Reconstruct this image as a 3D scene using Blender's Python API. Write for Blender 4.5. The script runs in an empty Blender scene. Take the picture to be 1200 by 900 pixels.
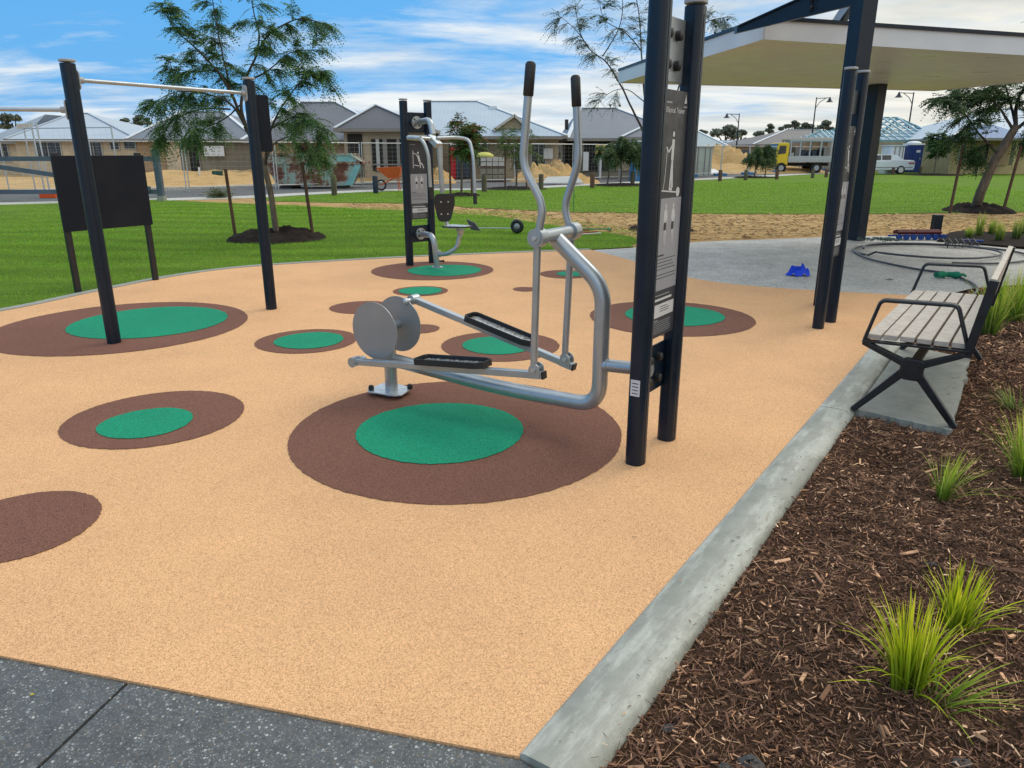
import bpy, math, random
import numpy as np
from mathutils import Vector, Matrix, noise as mnoise
R = math.radians
random.seed(7); rng = np.random.default_rng(11)
scene = bpy.context.scene
COL = scene.collection

# ------------------------------------------------------------------ survey
# the place was measured with a level of 1.6 m eye height; these turn sighted directions into metres
FPX = 860.0; PITCH = math.atan(272/860.0); EYE = 1.6
cp_, sp_ = math.cos(PITCH), math.sin(PITCH)
def _ray(px, py):
    x = (px-600)/FPX; y = (450-py)/FPX
    return (x, cp_+y*sp_, -sp_+y*cp_)
def G(px, py, h=0.0):
    d = _ray(px, py); t = (h-EYE)/d[2]; return (d[0]*t, d[1]*t)
def at(px, py, Y):
    d = _ray(px, py); t = Y/d[1]; return Vector((d[0]*t, Y, EYE+d[2]*t))

# ------------------------------------------------------------------ materials
def _nt(name):
    m = bpy.data.materials.new(name); m.use_nodes = True
    nt = m.node_tree; nt.nodes.clear()
    out = nt.nodes.new('ShaderNodeOutputMaterial')
    b = nt.nodes.new('ShaderNodeBsdfPrincipled')
    nt.links.new(b.outputs[0], out.inputs[0])
    return m, nt, b, out
def N(nt, t, **kw):
    n = nt.nodes.new(t)
    for k, v in kw.items():
        if k in n.inputs.keys(): n.inputs[k].default_value = v
        else: setattr(n, k, v)
    return n
def c4(c): return (c[0], c[1], c[2], 1.0)
def noise_of(nt, co, scale, detail=4, rough=.55):
    n = N(nt, 'ShaderNodeTexNoise'); n.inputs['Scale'].default_value = scale
    n.inputs['Detail'].default_value = detail; n.inputs['Roughness'].default_value = rough
    nt.links.new(co, n.inputs['Vector']); return n.outputs[0]
def ramp(nt, fac, stops):
    r = N(nt, 'ShaderNodeValToRGB'); e = r.color_ramp.elements
    while len(e) < len(stops): e.new(0.5)
    for i, (p, c) in enumerate(stops):
        e[i].position = p; e[i].color = c4(c) if hasattr(c, '__len__') else (c, c, c, 1)
    nt.links.new(fac, r.inputs[0]); return r.outputs[0]
def mixc(nt, fac, a, b, mode='MIX'):
    m = N(nt, 'ShaderNodeMix'); m.data_type = 'RGBA'; m.blend_type = mode
    for sock, v in ((m.inputs[0], fac), (m.inputs[6], a), (m.inputs[7], b)):
        if isinstance(v, bpy.types.NodeSocket): nt.links.new(v, sock)
        elif hasattr(v, '__len__'): sock.default_value = c4(v)
        else: sock.default_value = v
    return m.outputs[2]
def bump(nt, b, h, strength=.3, dist=.01):
    n = N(nt, 'ShaderNodeBump'); n.inputs['Strength'].default_value = strength
    n.inputs['Distance'].default_value = dist
    nt.links.new(h, n.inputs['Height']); nt.links.new(n.outputs[0], b.inputs['Normal'])
def objco(nt): return N(nt, 'ShaderNodeTexCoord').outputs['Object']
def geoco(nt): return N(nt, 'ShaderNodeNewGeometry').outputs['Position']
def pm(name, c1, c2=None, scale=6, rough=.6, metal=0, bmp=0, bscale=60, bdist=.003, lo=.35, hi=.65, spec=.5, rvar=.12, stretch=None):
    """general painted / stone / fabric surface: two tones of noise, varied roughness, fine bump"""
    m, nt, b, out = _nt(name)
    co = geoco(nt)
    if stretch:
        mp = N(nt, 'ShaderNodeMapping'); mp.inputs['Scale'].default_value = stretch
        nt.links.new(co, mp.inputs[0]); co = mp.outputs[0]
    c2 = c2 or tuple(x*.82 for x in c1)
    n = noise_of(nt, co, scale, 6)
    nt.links.new(ramp(nt, n, [(lo, c1), (hi, c2)]), b.inputs['Base Color'])
    n2 = noise_of(nt, co, scale*2.7, 4)
    nt.links.new(ramp(nt, n2, [(.3, max(rough-rvar, .05)), (.7, min(rough+rvar, 1))]), b.inputs['Roughness'])
    b.inputs['Metallic'].default_value = metal; b.inputs['Specular IOR Level'].default_value = spec
    if bmp: bump(nt, b, noise_of(nt, co, bscale, 5), bmp, bdist)
    return m
def flat(name, c, rough=.6, spec=.3): return pm(name, c, tuple(x*.9 for x in c), rough=rough, spec=spec)

M = {}
M['navy'] = pm('navy powder coat', (.0032, .010, .022), (.0048, .0135, .029), 9, .33, 0, .05, 700, .0006, rvar=.06, spec=.36)
M['black'] = pm('black powder coat', (.007, .009, .012), (.012, .014, .018), 12, .38, 0, .05, 600, .0006)
M['blackboard'] = pm('black sign back', (.004, .008, .017), (.010, .012, .020), 2.2, .45, 0, .02, 40, .002, .4, .7, spec=.22)
M['silver'] = pm('silver powder coat', (.36, .395, .42), (.42, .455, .48), 7, .33, .6, .04, 500, .0005, rvar=.06)
M['silver_dark'] = pm('silver disc paint', (.265, .28, .295), (.30, .315, .33), 4, .40, .4, .04, 400, .0005, rvar=.05)
M['galv'] = pm('galvanised steel', (.62, .64, .66), (.45, .48, .5), 30, .35, .7, .05, 90, .001)
M['steel'] = pm('brushed stainless', (.5, .5, .5), (.42, .42, .42), 20, .3, .85)
M['capgrey'] = pm('grey plastic cap', (.33, .35, .37), (.29, .31, .33), 15, .45)
M['rubber_black'] = pm('black rubber', (.010, .011, .012), (.018, .018, .019), 60, .55, 0, .2, 300, .001)
M['signdark'] = pm('sign dark face', (.035, .036, .046), (.04, .041, .052), 6, .42)
M['signgrey'] = pm('sign grey face', (.31, .31, .345), (.33, .33, .365), 6, .42)
M['signwhite'] = flat('sign white print', (.62, .62, .64), .5)
M['signink'] = flat('sign dark print', (.05, .05, .06), .5)
M['white'] = pm('white paint', (.72, .73, .74), (.62, .63, .64), 3, .45)
M['fascia'] = pm('white fascia paint', (.66, .69, .72), (.58, .61, .65), 1.5, .4)
M['soffit'] = pm('beige soffit lining', (.62, .61, .55), (.57, .56, .50), .8, .38)
M['concrete'] = None
def concrete(name, wet=True):
    m, nt, b, out = _nt(name); co = geoco(nt)
    base = ramp(nt, noise_of(nt, co, 9, 8, .7), [(.3, (.225, .228, .195)), (.7, (.32, .322, .28))])
    if wet:
        mp = N(nt, 'ShaderNodeMapping'); mp.inputs['Rotation'].default_value = (0, 0, R(-34)); mp.inputs['Scale'].default_value = (5.5, 1.3, 1)
        # long soft dry patches running with the kerb
        mp2 = N(nt, 'ShaderNodeMapping'); mp2.inputs['Rotation'].default_value = (0, 0, R(34.4))
        nt.links.new(co, mp2.inputs[0]); 
        mp3 = N(nt, 'ShaderNodeMapping'); mp3.inputs['Scale'].default_value = (9, 1.6, 1); nt.links.new(mp2.outputs[0], mp3.inputs[0])
        f = ramp(nt, noise_of(nt, mp3.outputs[0], 1.0, 9, .68), [(.465, 0.0), (.56, .75)])
        base = mixc(nt, f, base, ramp(nt, noise_of(nt, co, 30, 6, .7), [(.3, (.40, .405, .355)), (.7, (.54, .545, .485))]))
        nt.links.new(ramp(nt, f, [(0, .5), (1, .8)]), b.inputs['Roughness'])
    else: b.inputs['Roughness'].default_value = .8
    sp = ramp(nt, noise_of(nt, co, 160, 2), [(.62, 0.0), (.7, .35)])
    base = mixc(nt, sp, base, (.12, .13, .12))
    nt.links.new(base, b.inputs['Base Color'])
    bump(nt, b, noise_of(nt, co, 120, 8, .7), .25, .002)
    return m
M['kerb'] = concrete('kerb concrete'); M['concrete'] = concrete('plain concrete', False)

def rubber(name, ca, cb, cd):
    m, nt, b, out = _nt(name); co = geoco(nt)
    v = N(nt, 'ShaderNodeTexVoronoi'); v.inputs['Scale'].default_value = 300; nt.links.new(co, v.inputs['Vector'])
    sep = N(nt, 'ShaderNodeSeparateColor'); nt.links.new(v.outputs['Color'], sep.inputs[0])
    col = ramp(nt, sep.outputs[0], [(0, cd), (.14, cd), (.3, ca), (.75, cb), (1, tuple(min(1, x*1.18) for x in cb))])
    big = ramp(nt, noise_of(nt, co, 1.3, 5, .6), [(.3, (.90, .90, .91)), (.7, (1.05, 1.05, 1.04))])
    col = mixc(nt, 1.0, col, big, 'MULTIPLY')
    grit = ramp(nt, noise_of(nt, co, 130, 3, .7), [(.32, (.90, .895, .88)), (.55, (1.03, 1.03, 1.03))])
    col = mixc(nt, 1.0, col, grit, 'MULTIPLY')
    sc = ramp(nt, noise_of(nt, co, 4.2, 7, .75), [(.66, 0.0), (.78, .22)])
    col = mixc(nt, sc, col, tuple(x*.6 for x in ca))
    nt.links.new(col, b.inputs['Base Color']); b.inputs['Roughness'].default_value = .88
    b.inputs['Specular IOR Level'].default_value = .25
    bump(nt, b, v.outputs['Distance'], .55, .003)
    return m
M['r_tan'] = rubber('tan rubber granules', (.69, .385, .190), (.78, .455, .235), (.49, .265, .125))
M['r_brown'] = rubber('brown rubber granules', (.175, .074, .049), (.225, .102, .068), (.105, .046, .032))
M['r_green'] = rubber('green rubber granules', (.006, .245, .125), (.010, .30, .16), (.004, .14, .075))

def aggregate(name, matrix, stones, scale, dark=.5):
    m, nt, b, out = _nt(name); co = geoco(nt)
    def layer(sc, th):
        v = N(nt, 'ShaderNodeTexVoronoi'); v.inputs['Scale'].default_value = sc; nt.links.new(co, v.inputs['Vector'])
        sep = N(nt, 'ShaderNodeSeparateColor'); nt.links.new(v.outputs['Color'], sep.inputs[0])
        colr = ramp(nt, sep.outputs[0], stones)
        mask = N(nt, 'ShaderNodeMath', operation='LESS_THAN'); mask.inputs[1].default_value = th
        nt.links.new(v.outputs['Distance'], mask.inputs[0])
        pick = N(nt, 'ShaderNodeMath', operation='GREATER_THAN'); pick.inputs[1].default_value = dark
        nt.links.new(sep.outputs[1], pick.inputs[0])
        mm = N(nt, 'ShaderNodeMath', operation='MULTIPLY'); nt.links.new(mask.outputs[0], mm.inputs[0]); nt.links.new(pick.outputs[0], mm.inputs[1])
        return colr, mm.outputs[0], v.outputs['Distance']
    base = ramp(nt, noise_of(nt, co, 60, 8, .8), [(.3, matrix), (.7, tuple(x*1.9 for x in matrix))])
    c1, k1, d1 = layer(scale, .42); c2, k2, d2 = layer(scale*2.3, .45)
    col = mixc(nt, k2, base, c2); col = mixc(nt, k1, col, c1)
    col = mixc(nt, 1.0, col, ramp(nt, noise_of(nt, co, 13, 10, .95), [(.40, (.66, .67, .68)), (.60, (1.30, 1.28, 1.25))]), 'MULTIPLY')
    big = ramp(nt, noise_of(nt, co, .9, 5, .6), [(.3, (.82, .82, .82)), (.7, (1.1, 1.1, 1.1))])
    col = mixc(nt, 1.0, col, big, 'MULTIPLY')
    nt.links.new(col, b.inputs['Base Color'])
    nt.links.new(ramp(nt, noise_of(nt, co, 3, 4), [(.35, .45), (.65, .75)]), b.inputs['Roughness'])
    bump(nt, b, d1, .4, .003); return m
M['agg_dark'] = aggregate('dark exposed aggregate', (.058, .061, .061),
    [(0, (.05, .06, .07)), (.35, (.10, .11, .12)), (.6, (.19, .20, .21)), (.8, (.12, .09, .06)), (.9, (.30, .31, .31)), (1, (.45, .45, .43))], 96, .42)
M['agg_pale'] = aggregate('pale exposed aggregate', (.33, .325, .305),
    [(0, (.12, .13, .14)), (.4, (.28, .29, .30)), (.75, (.36, .33, .28)), (1, (.62, .63, .63))], 55, .3)

def ground_mat(name, a, b_, c, s=2.0, bs=25, bd=.03):
    m, nt, b, out = _nt(name); co = geoco(nt)
    mp = N(nt, 'ShaderNodeMapping'); mp.inputs['Scale'].default_value = (.45, 1.3, 1); nt.links.new(co, mp.inputs[0])
    n1 = noise_of(nt, mp.outputs[0], s, 10, .68)
    col = ramp(nt, n1, [(.3, a), (.5, b_), (.68, c)])
    fine = ramp(nt, noise_of(nt, co, s*14, 6, .75), [(.34, (.60, .57, .54)), (.6, (1.18, 1.17, 1.14))])
    col = mixc(nt, 1.0, col, fine, 'MULTIPLY')
    nt.links.new(col, b.inputs['Base Color']); b.inputs['Roughness'].default_value = .95
    b.inputs['Specular IOR Level'].default_value = .15
    bump(nt, b, noise_of(nt, co, bs, 8, .7), .7, bd); return m
M['sand'] = ground_mat('yellow building sand', (.36, .235, .11), (.50, .34, .165), (.60, .42, .22), .8)
M['straw'] = ground_mat('dry straw and sand', (.20, .115, .05), (.43, .275, .115), (.60, .43, .22), 3.4)
M['soilpile'] = ground_mat('sand heap', (.40, .25, .10), (.52, .34, .15), (.58, .40, .2), 2.5)
M['asphalt'] = ground_mat('asphalt', (.10, .105, .11), (.14, .145, .15), (.18, .18, .185), 1.2)
M['footpath'] = ground_mat('pale footpath', (.40, .40, .38), (.50, .50, .47), (.58, .57, .54), 1.0)
def lawn_mat(name, a, b_, c, yel):
    m, nt, b, out = _nt(name); co = geoco(nt)
    mp = N(nt, 'ShaderNodeMapping'); mp.inputs['Scale'].default_value = (.35, 1.4, 1); nt.links.new(co, mp.inputs[0])
    col = ramp(nt, noise_of(nt, mp.outputs[0], 1.5, 9, .66), [(.3, a), (.5, b_), (.7, c)])
    fine = ramp(nt, noise_of(nt, co, 38, 6, .8), [(.3, (.55, .6, .5)), (.65, (1.3, 1.22, 1.25))])
    col = mixc(nt, 1.0, col, fine, 'MULTIPLY')
    y = ramp(nt, noise_of(nt, mp.outputs[0], .9, 6, .7), [(.60, 0.0), (.76, .55)])
    col = mixc(nt, y, col, yel)
    nt.links.new(col, b.inputs['Base Color']); b.inputs['Roughness'].default_value = .9
    b.inputs['Specular IOR Level'].default_value = .15
    bump(nt, b, noise_of(nt, co, 45, 6, .8), .9, .03); return m
M['lawn'] = lawn_mat('lawn turf', (.070, .145, .009), (.118, .215, .013), (.175, .285, .024), (.24, .22, .05))
def attr_mat(name, rough=.7, trans=0, mult=1.0, tcol=None):
    m, nt, b, out = _nt(name)
    a = N(nt, 'ShaderNodeAttribute'); a.attribute_name = 'Col'
    nt.links.new(a.outputs['Color'], b.inputs['Base Color']); b.inputs['Roughness'].default_value = rough
    b.inputs['Specular IOR Level'].default_value = .25
    if trans:
        t = N(nt, 'ShaderNodeBsdfTranslucent'); mx = N(nt, 'ShaderNodeMixShader'); mx.inputs[0].default_value = trans
        hs = N(nt, 'ShaderNodeHueSaturation'); hs.inputs['Value'].default_value = 1.5
        nt.links.new(a.outputs['Color'], hs.inputs['Color']); nt.links.new(hs.outputs[0], t.inputs[0])
        nt.links.new(b.outputs[0], mx.inputs[1]); nt.links.new(t.outputs[0], mx.inputs[2]); nt.links.new(mx.outputs[0], out.inputs[0])
    return m
M['leaf'] = attr_mat('leaf', .55, .35); M['blade'] = attr_mat('grass blade', .5, .4); M['chip'] = attr_mat('bark chip', .85)
M['mulchbase'] = ground_mat('mulch soil', (.035, .019, .011), (.065, .036, .021), (.105, .062, .037), 14, 90, .02)
M['mulchdark'] = ground_mat('dark fresh mulch', (.012, .009, .008), (.026, .019, .016), (.045, .033, .028), 9, 60, .05)
M['bark'] = pm('grey brown bark', (.17, .13, .095), (.08, .06, .045), 22, .9, 0, .6, 60, .01, stretch=(1, 1, .3))
M['barkdark'] = pm('dark twig bark', (.055, .045, .036), (.035, .028, .022), 22, .9, 0, .4, 60, .01)
M['stake'] = pm('timber stake', (.12, .062, .038), (.075, .040, .026), 14, .85, 0, .4, 60, .004, stretch=(1, 1, .15))
M['bollard'] = pm('weathered timber bollard', (.115, .105, .06), (.07, .06, .035), 9, .9, 0, .4, 50, .005, stretch=(1, 1, .2))
M['slat'] = pm('weathered bench slat', (.52, .455, .385), (.40, .345, .29), 26, .6, 0, .2, 140, .001)
# ------------------------------------------------------------------ mesh building
class MB:
    def __init__(s): s.v = []; s.f = []; s.sm = []; s.mi = []; s.cur = 0
    def add(s, vs, fs, smooth=False):
        o = len(s.v); s.v += [tuple(p) for p in vs]
        for f in fs: s.f.append(tuple(i+o for i in f)); s.sm.append(smooth); s.mi.append(s.cur)
        return s
    def box(s, c, size, X=(1, 0, 0), Y=(0, 1, 0), Z=(0, 0, 1)):
        X, Y, Z, c = Vector(X).normalized(), Vector(Y).normalized(), Vector(Z).normalized(), Vector(c)
        a, b, d = X*size[0]/2, Y*size[1]/2, Z*size[2]/2
        vs = [c+i*a+j*b+k*d for k in (-1, 1) for j in (-1, 1) for i in (-1, 1)]
        return s.add(vs, [(0, 2, 3, 1), (4, 5, 7, 6), (0, 1, 5, 4), (2, 6, 7, 3), (0, 4, 6, 2), (1, 3, 7, 5)])
    def rbox(s, c, size, r=.005, X=(1, 0, 0), Y=(0, 1, 0), Z=(0, 0, 1), n=3):
        """box with rounded vertical (Z) edges and a small top/bottom chamfer"""
        X, Y, Z, c = Vector(X).normalized(), Vector(Y).normalized(), Vector(Z).normalized(), Vector(c)
        hx, hy, hz = size[0]/2, size[1]/2, size[2]/2
        r = min(r, hx*.98, hy*.98); ch = min(r*.4, hz*.6, .004)
        ring = []
        for q, (sx, sy) in enumerate(((1, 1), (-1, 1), (-1, -1), (1, -1))):
            for i in range(n+1):
                t = (q+i/n)*math.pi/2
                ring.append((sx*(hx-r), sy*(hy-r), math.cos(t), math.sin(t)))
        L = [(-hz, ch), (-hz+ch, 0), (hz-ch, 0), (hz, ch)]
        vs = []
        for z, ins in L:
            for (cx, cy, dx, dy) in ring: vs.append(c+X*(cx+dx*(r-ins))+Y*(cy+dy*(r-ins))+Z*z)
        m = len(ring); fs = []
        for k in range(3):
            for i in range(m): j = (i+1) % m; fs.append((k*m+i, k*m+j, (k+1)*m+j, (k+1)*m+i))
        fs.append(tuple(range(m-1, -1, -1))); fs.append(tuple(range(3*m, 4*m)))
        return s.add(vs, fs)
    def prism(s, poly, d):
        """poly: list of 3-D points, d: extrusion vector"""
        d = Vector(d); p = [Vector(q) for q in poly]; n = len(p)
        vs = p+[q+d for q in p]
        fs = [tuple(range(n-1, -1, -1)), tuple(range(n, 2*n))]+[(i, (i+1) % n, n+(i+1) % n, n+i) for i in range(n)]
        return s.add(vs, fs)
    def tube(s, pts, r, n=12, caps=True, flat=(1, 1)):
        pts = [Vector(p) for p in pts]; rs = r if hasattr(r, '__len__') else [r]*len(pts)
        T = []
        for i in range(len(pts)):
            a = pts[max(i-1, 0)]; b = pts[min(i+1, len(pts)-1)]; T.append((b-a).normalized())
        up = Vector((0, 0, 1)) if abs(T[0].z) < .9 else Vector((1, 0, 0))
        nx = T[0].cross(up).normalized(); vs = []
        for i, p in enumerate(pts):
            nx = (nx-T[i]*nx.dot(T[i]))
            nx = nx.normalized() if nx.length > 1e-6 else T[i].orthogonal().normalized()
            ny = T[i].cross(nx)
            for k in range(n):
                t = 2*math.pi*k/n; vs.append(p+nx*math.cos(t)*rs[i]*flat[0]+ny*math.sin(t)*rs[i]*flat[1])
        fs = [(i*n+k, i*n+(k+1) % n, (i+1)*n+(k+1) % n, (i+1)*n+k) for i in range(len(pts)-1) for k in range(n)]
        s.add(vs, fs, True)
        if caps:
            s.add(vs[:n], [tuple(range(n-1, -1, -1))]); s.add(vs[-n:], [tuple(range(n))])
        return s
    def bar(s, a, b, w, h, up=(0, 0, 1)):
        a, b = Vector(a), Vector(b); d = (b-a); Y = d.normalized(); U = Vector(up)
        if abs(Y.dot(U)) > .98: U = Vector((1, 0, 0))
        X = Y.cross(U).normalized(); Z = X.cross(Y)
        return s.box((a+b)/2, (w, d.length, h), X, Y, Z)
    def dome(s, c, r, axis=(0, 0, 1), n=12, k=4, sy=1.0):
        Z = Vector(axis).normalized(); X = Z.orthogonal().normalized(); Y = Z.cross(X); c = Vector(c); vs = []
        for j in range(k+1):
            t = j/k*math.pi/2
            for i in range(n):
                a = 2*math.pi*i/n; vs.append(c+(X*math.cos(a)+Y*math.sin(a))*r*math.cos(t)+Z*r*sy*math.sin(t))
        fs = [(j*n+i, j*n+(i+1) % n, (j+1)*n+(i+1) % n, (j+1)*n+i) for j in range(k) for i in range(n)]
        fs.append(tuple(range(n-1, -1, -1))); return s.add(vs, fs, True)
    def poly(s, pts): return s.add(pts, [tuple(range(len(pts)))])
    def build(s, name, mat, parent=None, mat2=None, bevel=0):
        me = bpy.data.meshes.new(name); o = bpy.data.objects.new(name, me); COL.objects.link(o)
        org = Vector((0, 0, 0))
        if parent is not None: o.parent = parent; org = Vector(parent['_o'])
        elif s.v:
            a = np.array(s.v); org = Vector((float(a[:, 0].mean()), float(a[:, 1].mean()), float(a[:, 2].min()))); o.location = org
        o['_o'] = tuple(org)
        me.from_pydata([tuple(Vector(p)-org) for p in s.v], [], s.f)
        me.polygons.foreach_set('use_smooth', s.sm); me.polygons.foreach_set('material_index', s.mi)
        for mm in ([mat]+(mat2 if isinstance(mat2, list) else [mat2] if mat2 else [])): me.materials.append(M[mm] if isinstance(mm, str) else mm)
        me.update()
        if bevel:
            bv = o.modifiers.new('edge', 'BEVEL'); bv.width = bevel; bv.segments = 2; bv.limit_method = 'ANGLE'; bv.angle_limit = R(40)
        return o
def thing(name, label, cat, loc, group=None):
    o = bpy.data.objects.new(name, None); COL.objects.link(o); o.location = loc; o['_o'] = tuple(loc)
    o.empty_display_size = .2
    o['label'] = label; o['category'] = cat
    if group: o['group'] = group
    return o
def tag(o, label=None, cat=None, group=None, kind=None):
    for k, v in (('label', label), ('category', cat), ('group', group), ('kind', kind)):
        if v: o[k] = v
    return o
def dup(root, loc, label=None):
    r = root.copy(); COL.objects.link(r); r.location = loc
    if label: r['label'] = label
    for ch in list(root.children):
        c = ch.copy(); COL.objects.link(c); c.parent = r
        for g in list(ch.children): d = g.copy(); COL.objects.link(d); d.parent = c
    return r
def V2(p, z=0.0): return Vector((p[0], p[1], z))
def arc_path(pts, rad, n=7):
    """polyline with rounded corners"""
    pts = [Vector(p) for p in pts]; rad = rad if hasattr(rad, '__len__') else [rad]*(len(pts)-2); out = [pts[0]]
    for i in range(1, len(pts)-1):
        a, b, c = pts[i-1], pts[i], pts[i+1]; d1 = (a-b); d2 = (c-b); r = min(rad[i-1], d1.length*.48, d2.length*.48)
        p0 = b+d1.normalized()*r; p1 = b+d2.normalized()*r
        for k in range(n+1):
            t = k/n; out.append(p0*(1-t)**2+b*2*t*(1-t)+p1*t*t)
    out.append(pts[-1]); return out
def sheet(name, pts, z, mat, label=None, sub=0):
    m = MB(); m.poly([(p[0], p[1], z) for p in pts]); o = m.build(name, mat); o['kind'] = 'structure'
    if label: o['label'] = label
    return o
def col_mesh(name, verts, loops_per_face, cols, mat, parent=None, org=(0, 0, 0), smooth=False):
    """big mesh from arrays: verts (F,k,3), cols (F,3)"""
    F, k, _ = verts.shape; me = bpy.data.meshes.new(name); v = (verts-np.array(org)).reshape(-1, 3).astype(np.float32)
    me.vertices.add(F*k); me.vertices.foreach_set('co', v.ravel()); me.loops.add(F*k)
    me.loops.foreach_set('vertex_index', np.arange(F*k, dtype=np.int32)); me.polygons.add(F)
    me.polygons.foreach_set('loop_start', np.arange(0, F*k, k, dtype=np.int32)); me.polygons.foreach_set('loop_total', np.full(F, k, np.int32))
    ca = me.color_attributes.new('Col', 'FLOAT_COLOR', 'POINT')
    if cols.ndim == 2: cols = np.repeat(cols[:, None, :], k, axis=1)
    c = np.concatenate([cols.reshape(-1, 3), np.ones((F*k, 1))], 1).astype(np.float32); ca.data.foreach_set('color', c.ravel())
    me.update(calc_edges=True); me.validate()
    me.materials.append(M[mat]); o = bpy.data.objects.new(name, me); COL.objects.link(o)
    if parent is not None: o.parent = parent
    else: o.location = org
    o['_o'] = tuple(org); return o

# ------------------------------------------------------------------ camera, sun, sky
cam = bpy.data.cameras.new('camera'); cam.sensor_width = 36; cam.lens = FPX/1200*36; cam.clip_end = 3000; cam.clip_start = .05
co = bpy.data.objects.new('camera', cam); COL.objects.link(co); co.location = (0, 0, EYE); co.rotation_euler = (math.pi/2-PITCH, 0, 0); scene.camera = co
SUN_EL, SUN_AZ = 50, 48      # azimuth measured from straight ahead towards the right
sun = bpy.data.lights.new('sun', 'SUN'); sun.energy = 1.0; sun.angle = R(28); sun.color = (1, .95, .86)
so = bpy.data.objects.new('sun', sun); COL.objects.link(so)
sd = Vector((math.sin(R(SUN_AZ))*math.cos(R(SUN_EL)), math.cos(R(SUN_AZ))*math.cos(R(SUN_EL)), math.sin(R(SUN_EL))))
so.rotation_euler = sd.to_track_quat('Z', 'Y').to_euler(); so.location = (0, 0, 30)
w = bpy.data.worlds.new('World'); scene.world = w; w.use_nodes = True; nt = w.node_tree; nt.nodes.clear()
wo = N(nt, 'ShaderNodeOutputWorld'); bg = N(nt, 'ShaderNodeBackground'); bg.inputs['Strength'].default_value = .1
nt.links.new(bg.outputs[0], wo.inputs[0])
sky = N(nt, 'ShaderNodeTexSky'); sky.sky_type = 'NISHITA'; sky.sun_disc = False; sky.sun_elevation = R(SUN_EL); sky.sun_rotation = R(SUN_AZ)
sky.air_density = 1.0; sky.dust_density = .6; sky.ozone_density = 2.5
tc = N(nt, 'ShaderNodeTexCoord'); dirv = tc.outputs['Generated']
sx = N(nt, 'ShaderNodeSeparateXYZ'); nt.links.new(dirv, sx.inputs[0])
def wm(op, a, b=None, clamp=False):
    n = N(nt, 'ShaderNodeMath', operation=op); n.use_clamp = clamp
    for i, v in enumerate((a, b)):
        if v is None: continue
        if isinstance(v, bpy.types.NodeSocket): nt.links.new(v, n.inputs[i])
        else: n.inputs[i].default_value = v
    return n.outputs[0]
# cloud layer: the direction is projected on a high curved deck, so streaks close up towards the horizon
den = wm('ADD', wm('ABSOLUTE', sx.outputs[2]), .10)
cx = wm('DIVIDE', sx.outputs[0], den); cy = wm('DIVIDE', sx.outputs[1], den)
cb = N(nt, 'ShaderNodeCombineXYZ'); nt.links.new(cx, cb.inputs[0]); nt.links.new(cy, cb.inputs[1])
mp = N(nt, 'ShaderNodeMapping'); mp.inputs['Location'].default_value = (5.3, .4, 0); mp.inputs['Rotation'].default_value = (0, 0, R(-8)); mp.inputs['Scale'].default_value = (.42, .78, 1)
nt.links.new(cb.outputs[0], mp.inputs[0])
cn = N(nt, 'ShaderNodeTexNoise'); cn.inputs['Scale'].default_value = 1.25; cn.inputs['Detail'].default_value = 9; cn.inputs['Roughness'].default_value = .64; cn.inputs['Distortion'].default_value = .35
nt.links.new(mp.outputs[0], cn.inputs['Vector'])
az = wm('MULTIPLY', sx.outputs[0], .30)                      # more cloud to the right
low = wm('MULTIPLY', wm('SUBTRACT', .09, sx.outputs[2], False), 1.5)   # haze low down
low = wm('MAXIMUM', low, -.09)
f = wm('ADD', wm('ADD', cn.outputs[0], az), low)
up = wm('MAXIMUM', wm('MULTIPLY', wm('SUBTRACT', sx.outputs[2], .22), 1.2), 0.0)     # thicker cloud overhead
f = wm('ADD', f, wm('MINIMUM', up, .22))
mask = ramp(nt, f, [(.34, 0.0), (.43, .34), (.52, .78), (.63, 1.0)])
shade = N(nt, 'ShaderNodeTexNoise'); shade.inputs['Scale'].default_value = 2.6; shade.inputs['Detail'].default_value = 6; nt.links.new(mp.outputs[0], shade.inputs['Vector'])
cloudc = ramp(nt, shade.outputs[0], [(.35, (6.5, 7.3, 7.9)), (.6, (9.3, 9.6, 9.5))])
cloudr = ramp(nt, shade.outputs[0], [(.35, (6.9, 7.1, 6.6)), (.6, (9.6, 9.4, 8.6))])
warm = ramp(nt, sx.outputs[0], [(.05, 0.0), (.45, 1.0)])
cloud = mixc(nt, warm, cloudc, cloudr)
hs = N(nt, 'ShaderNodeHueSaturation'); hs.inputs['Saturation'].default_value = 1.0; hs.inputs['Value'].default_value = 1.0
skb = mixc(nt, .8, sky.outputs[0], (1.0, 4.6, 9.6)); nt.links.new(skb, hs.inputs['Color'])
upb = ramp(nt, sx.outputs[2], [(.20, 1.0), (.50, 1.50)]); cloud = mixc(nt, 1.0, cloud, upb, 'MULTIPLY')
fin = mixc(nt, mask, hs.outputs[0], cloud); nt.links.new(fin, bg.inputs['Color'])
scene.view_settings.view_transform = 'Standard'; scene.view_settings.look = 'None'; scene.view_settings.exposure = 0
# ------------------------------------------------------------------ ground
U = Vector((.565, .825, 0)).normalized(); Vv = Vector((U.y, -U.x, 0))        # along the kerb / across it, to the right
K0 = Vector((.02, 1.63, 0))
def K(s, t, z=0.0): return K0+U*s+Vv*t+Vector((0, 0, z))
def gp(l): return [G(*p) for p in l]
def smooth_line(pts, n=8):
    """Catmull-Rom through 2-D points"""
    P = [Vector((p[0], p[1])) for p in pts]; P = [P[0]*2-P[1]]+P+[P[-1]*2-P[-2]]; out = []
    for i in range(1, len(P)-2):
        for k in range(n):
            t = k/n; a, b, c, d = P[i-1], P[i], P[i+1], P[i+2]
            q = .5*((2*b)+(c-a)*t+(2*a-5*b+4*c-d)*t*t+(3*b-a-3*c+d)*t**3); out.append((q.x, q.y))
    out.append(tuple(P[-2])); return out
sheet('ground', [(-900, -60), (900, -60), (900, 1600), (-900, 1600)], -.12, 'sand')
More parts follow.
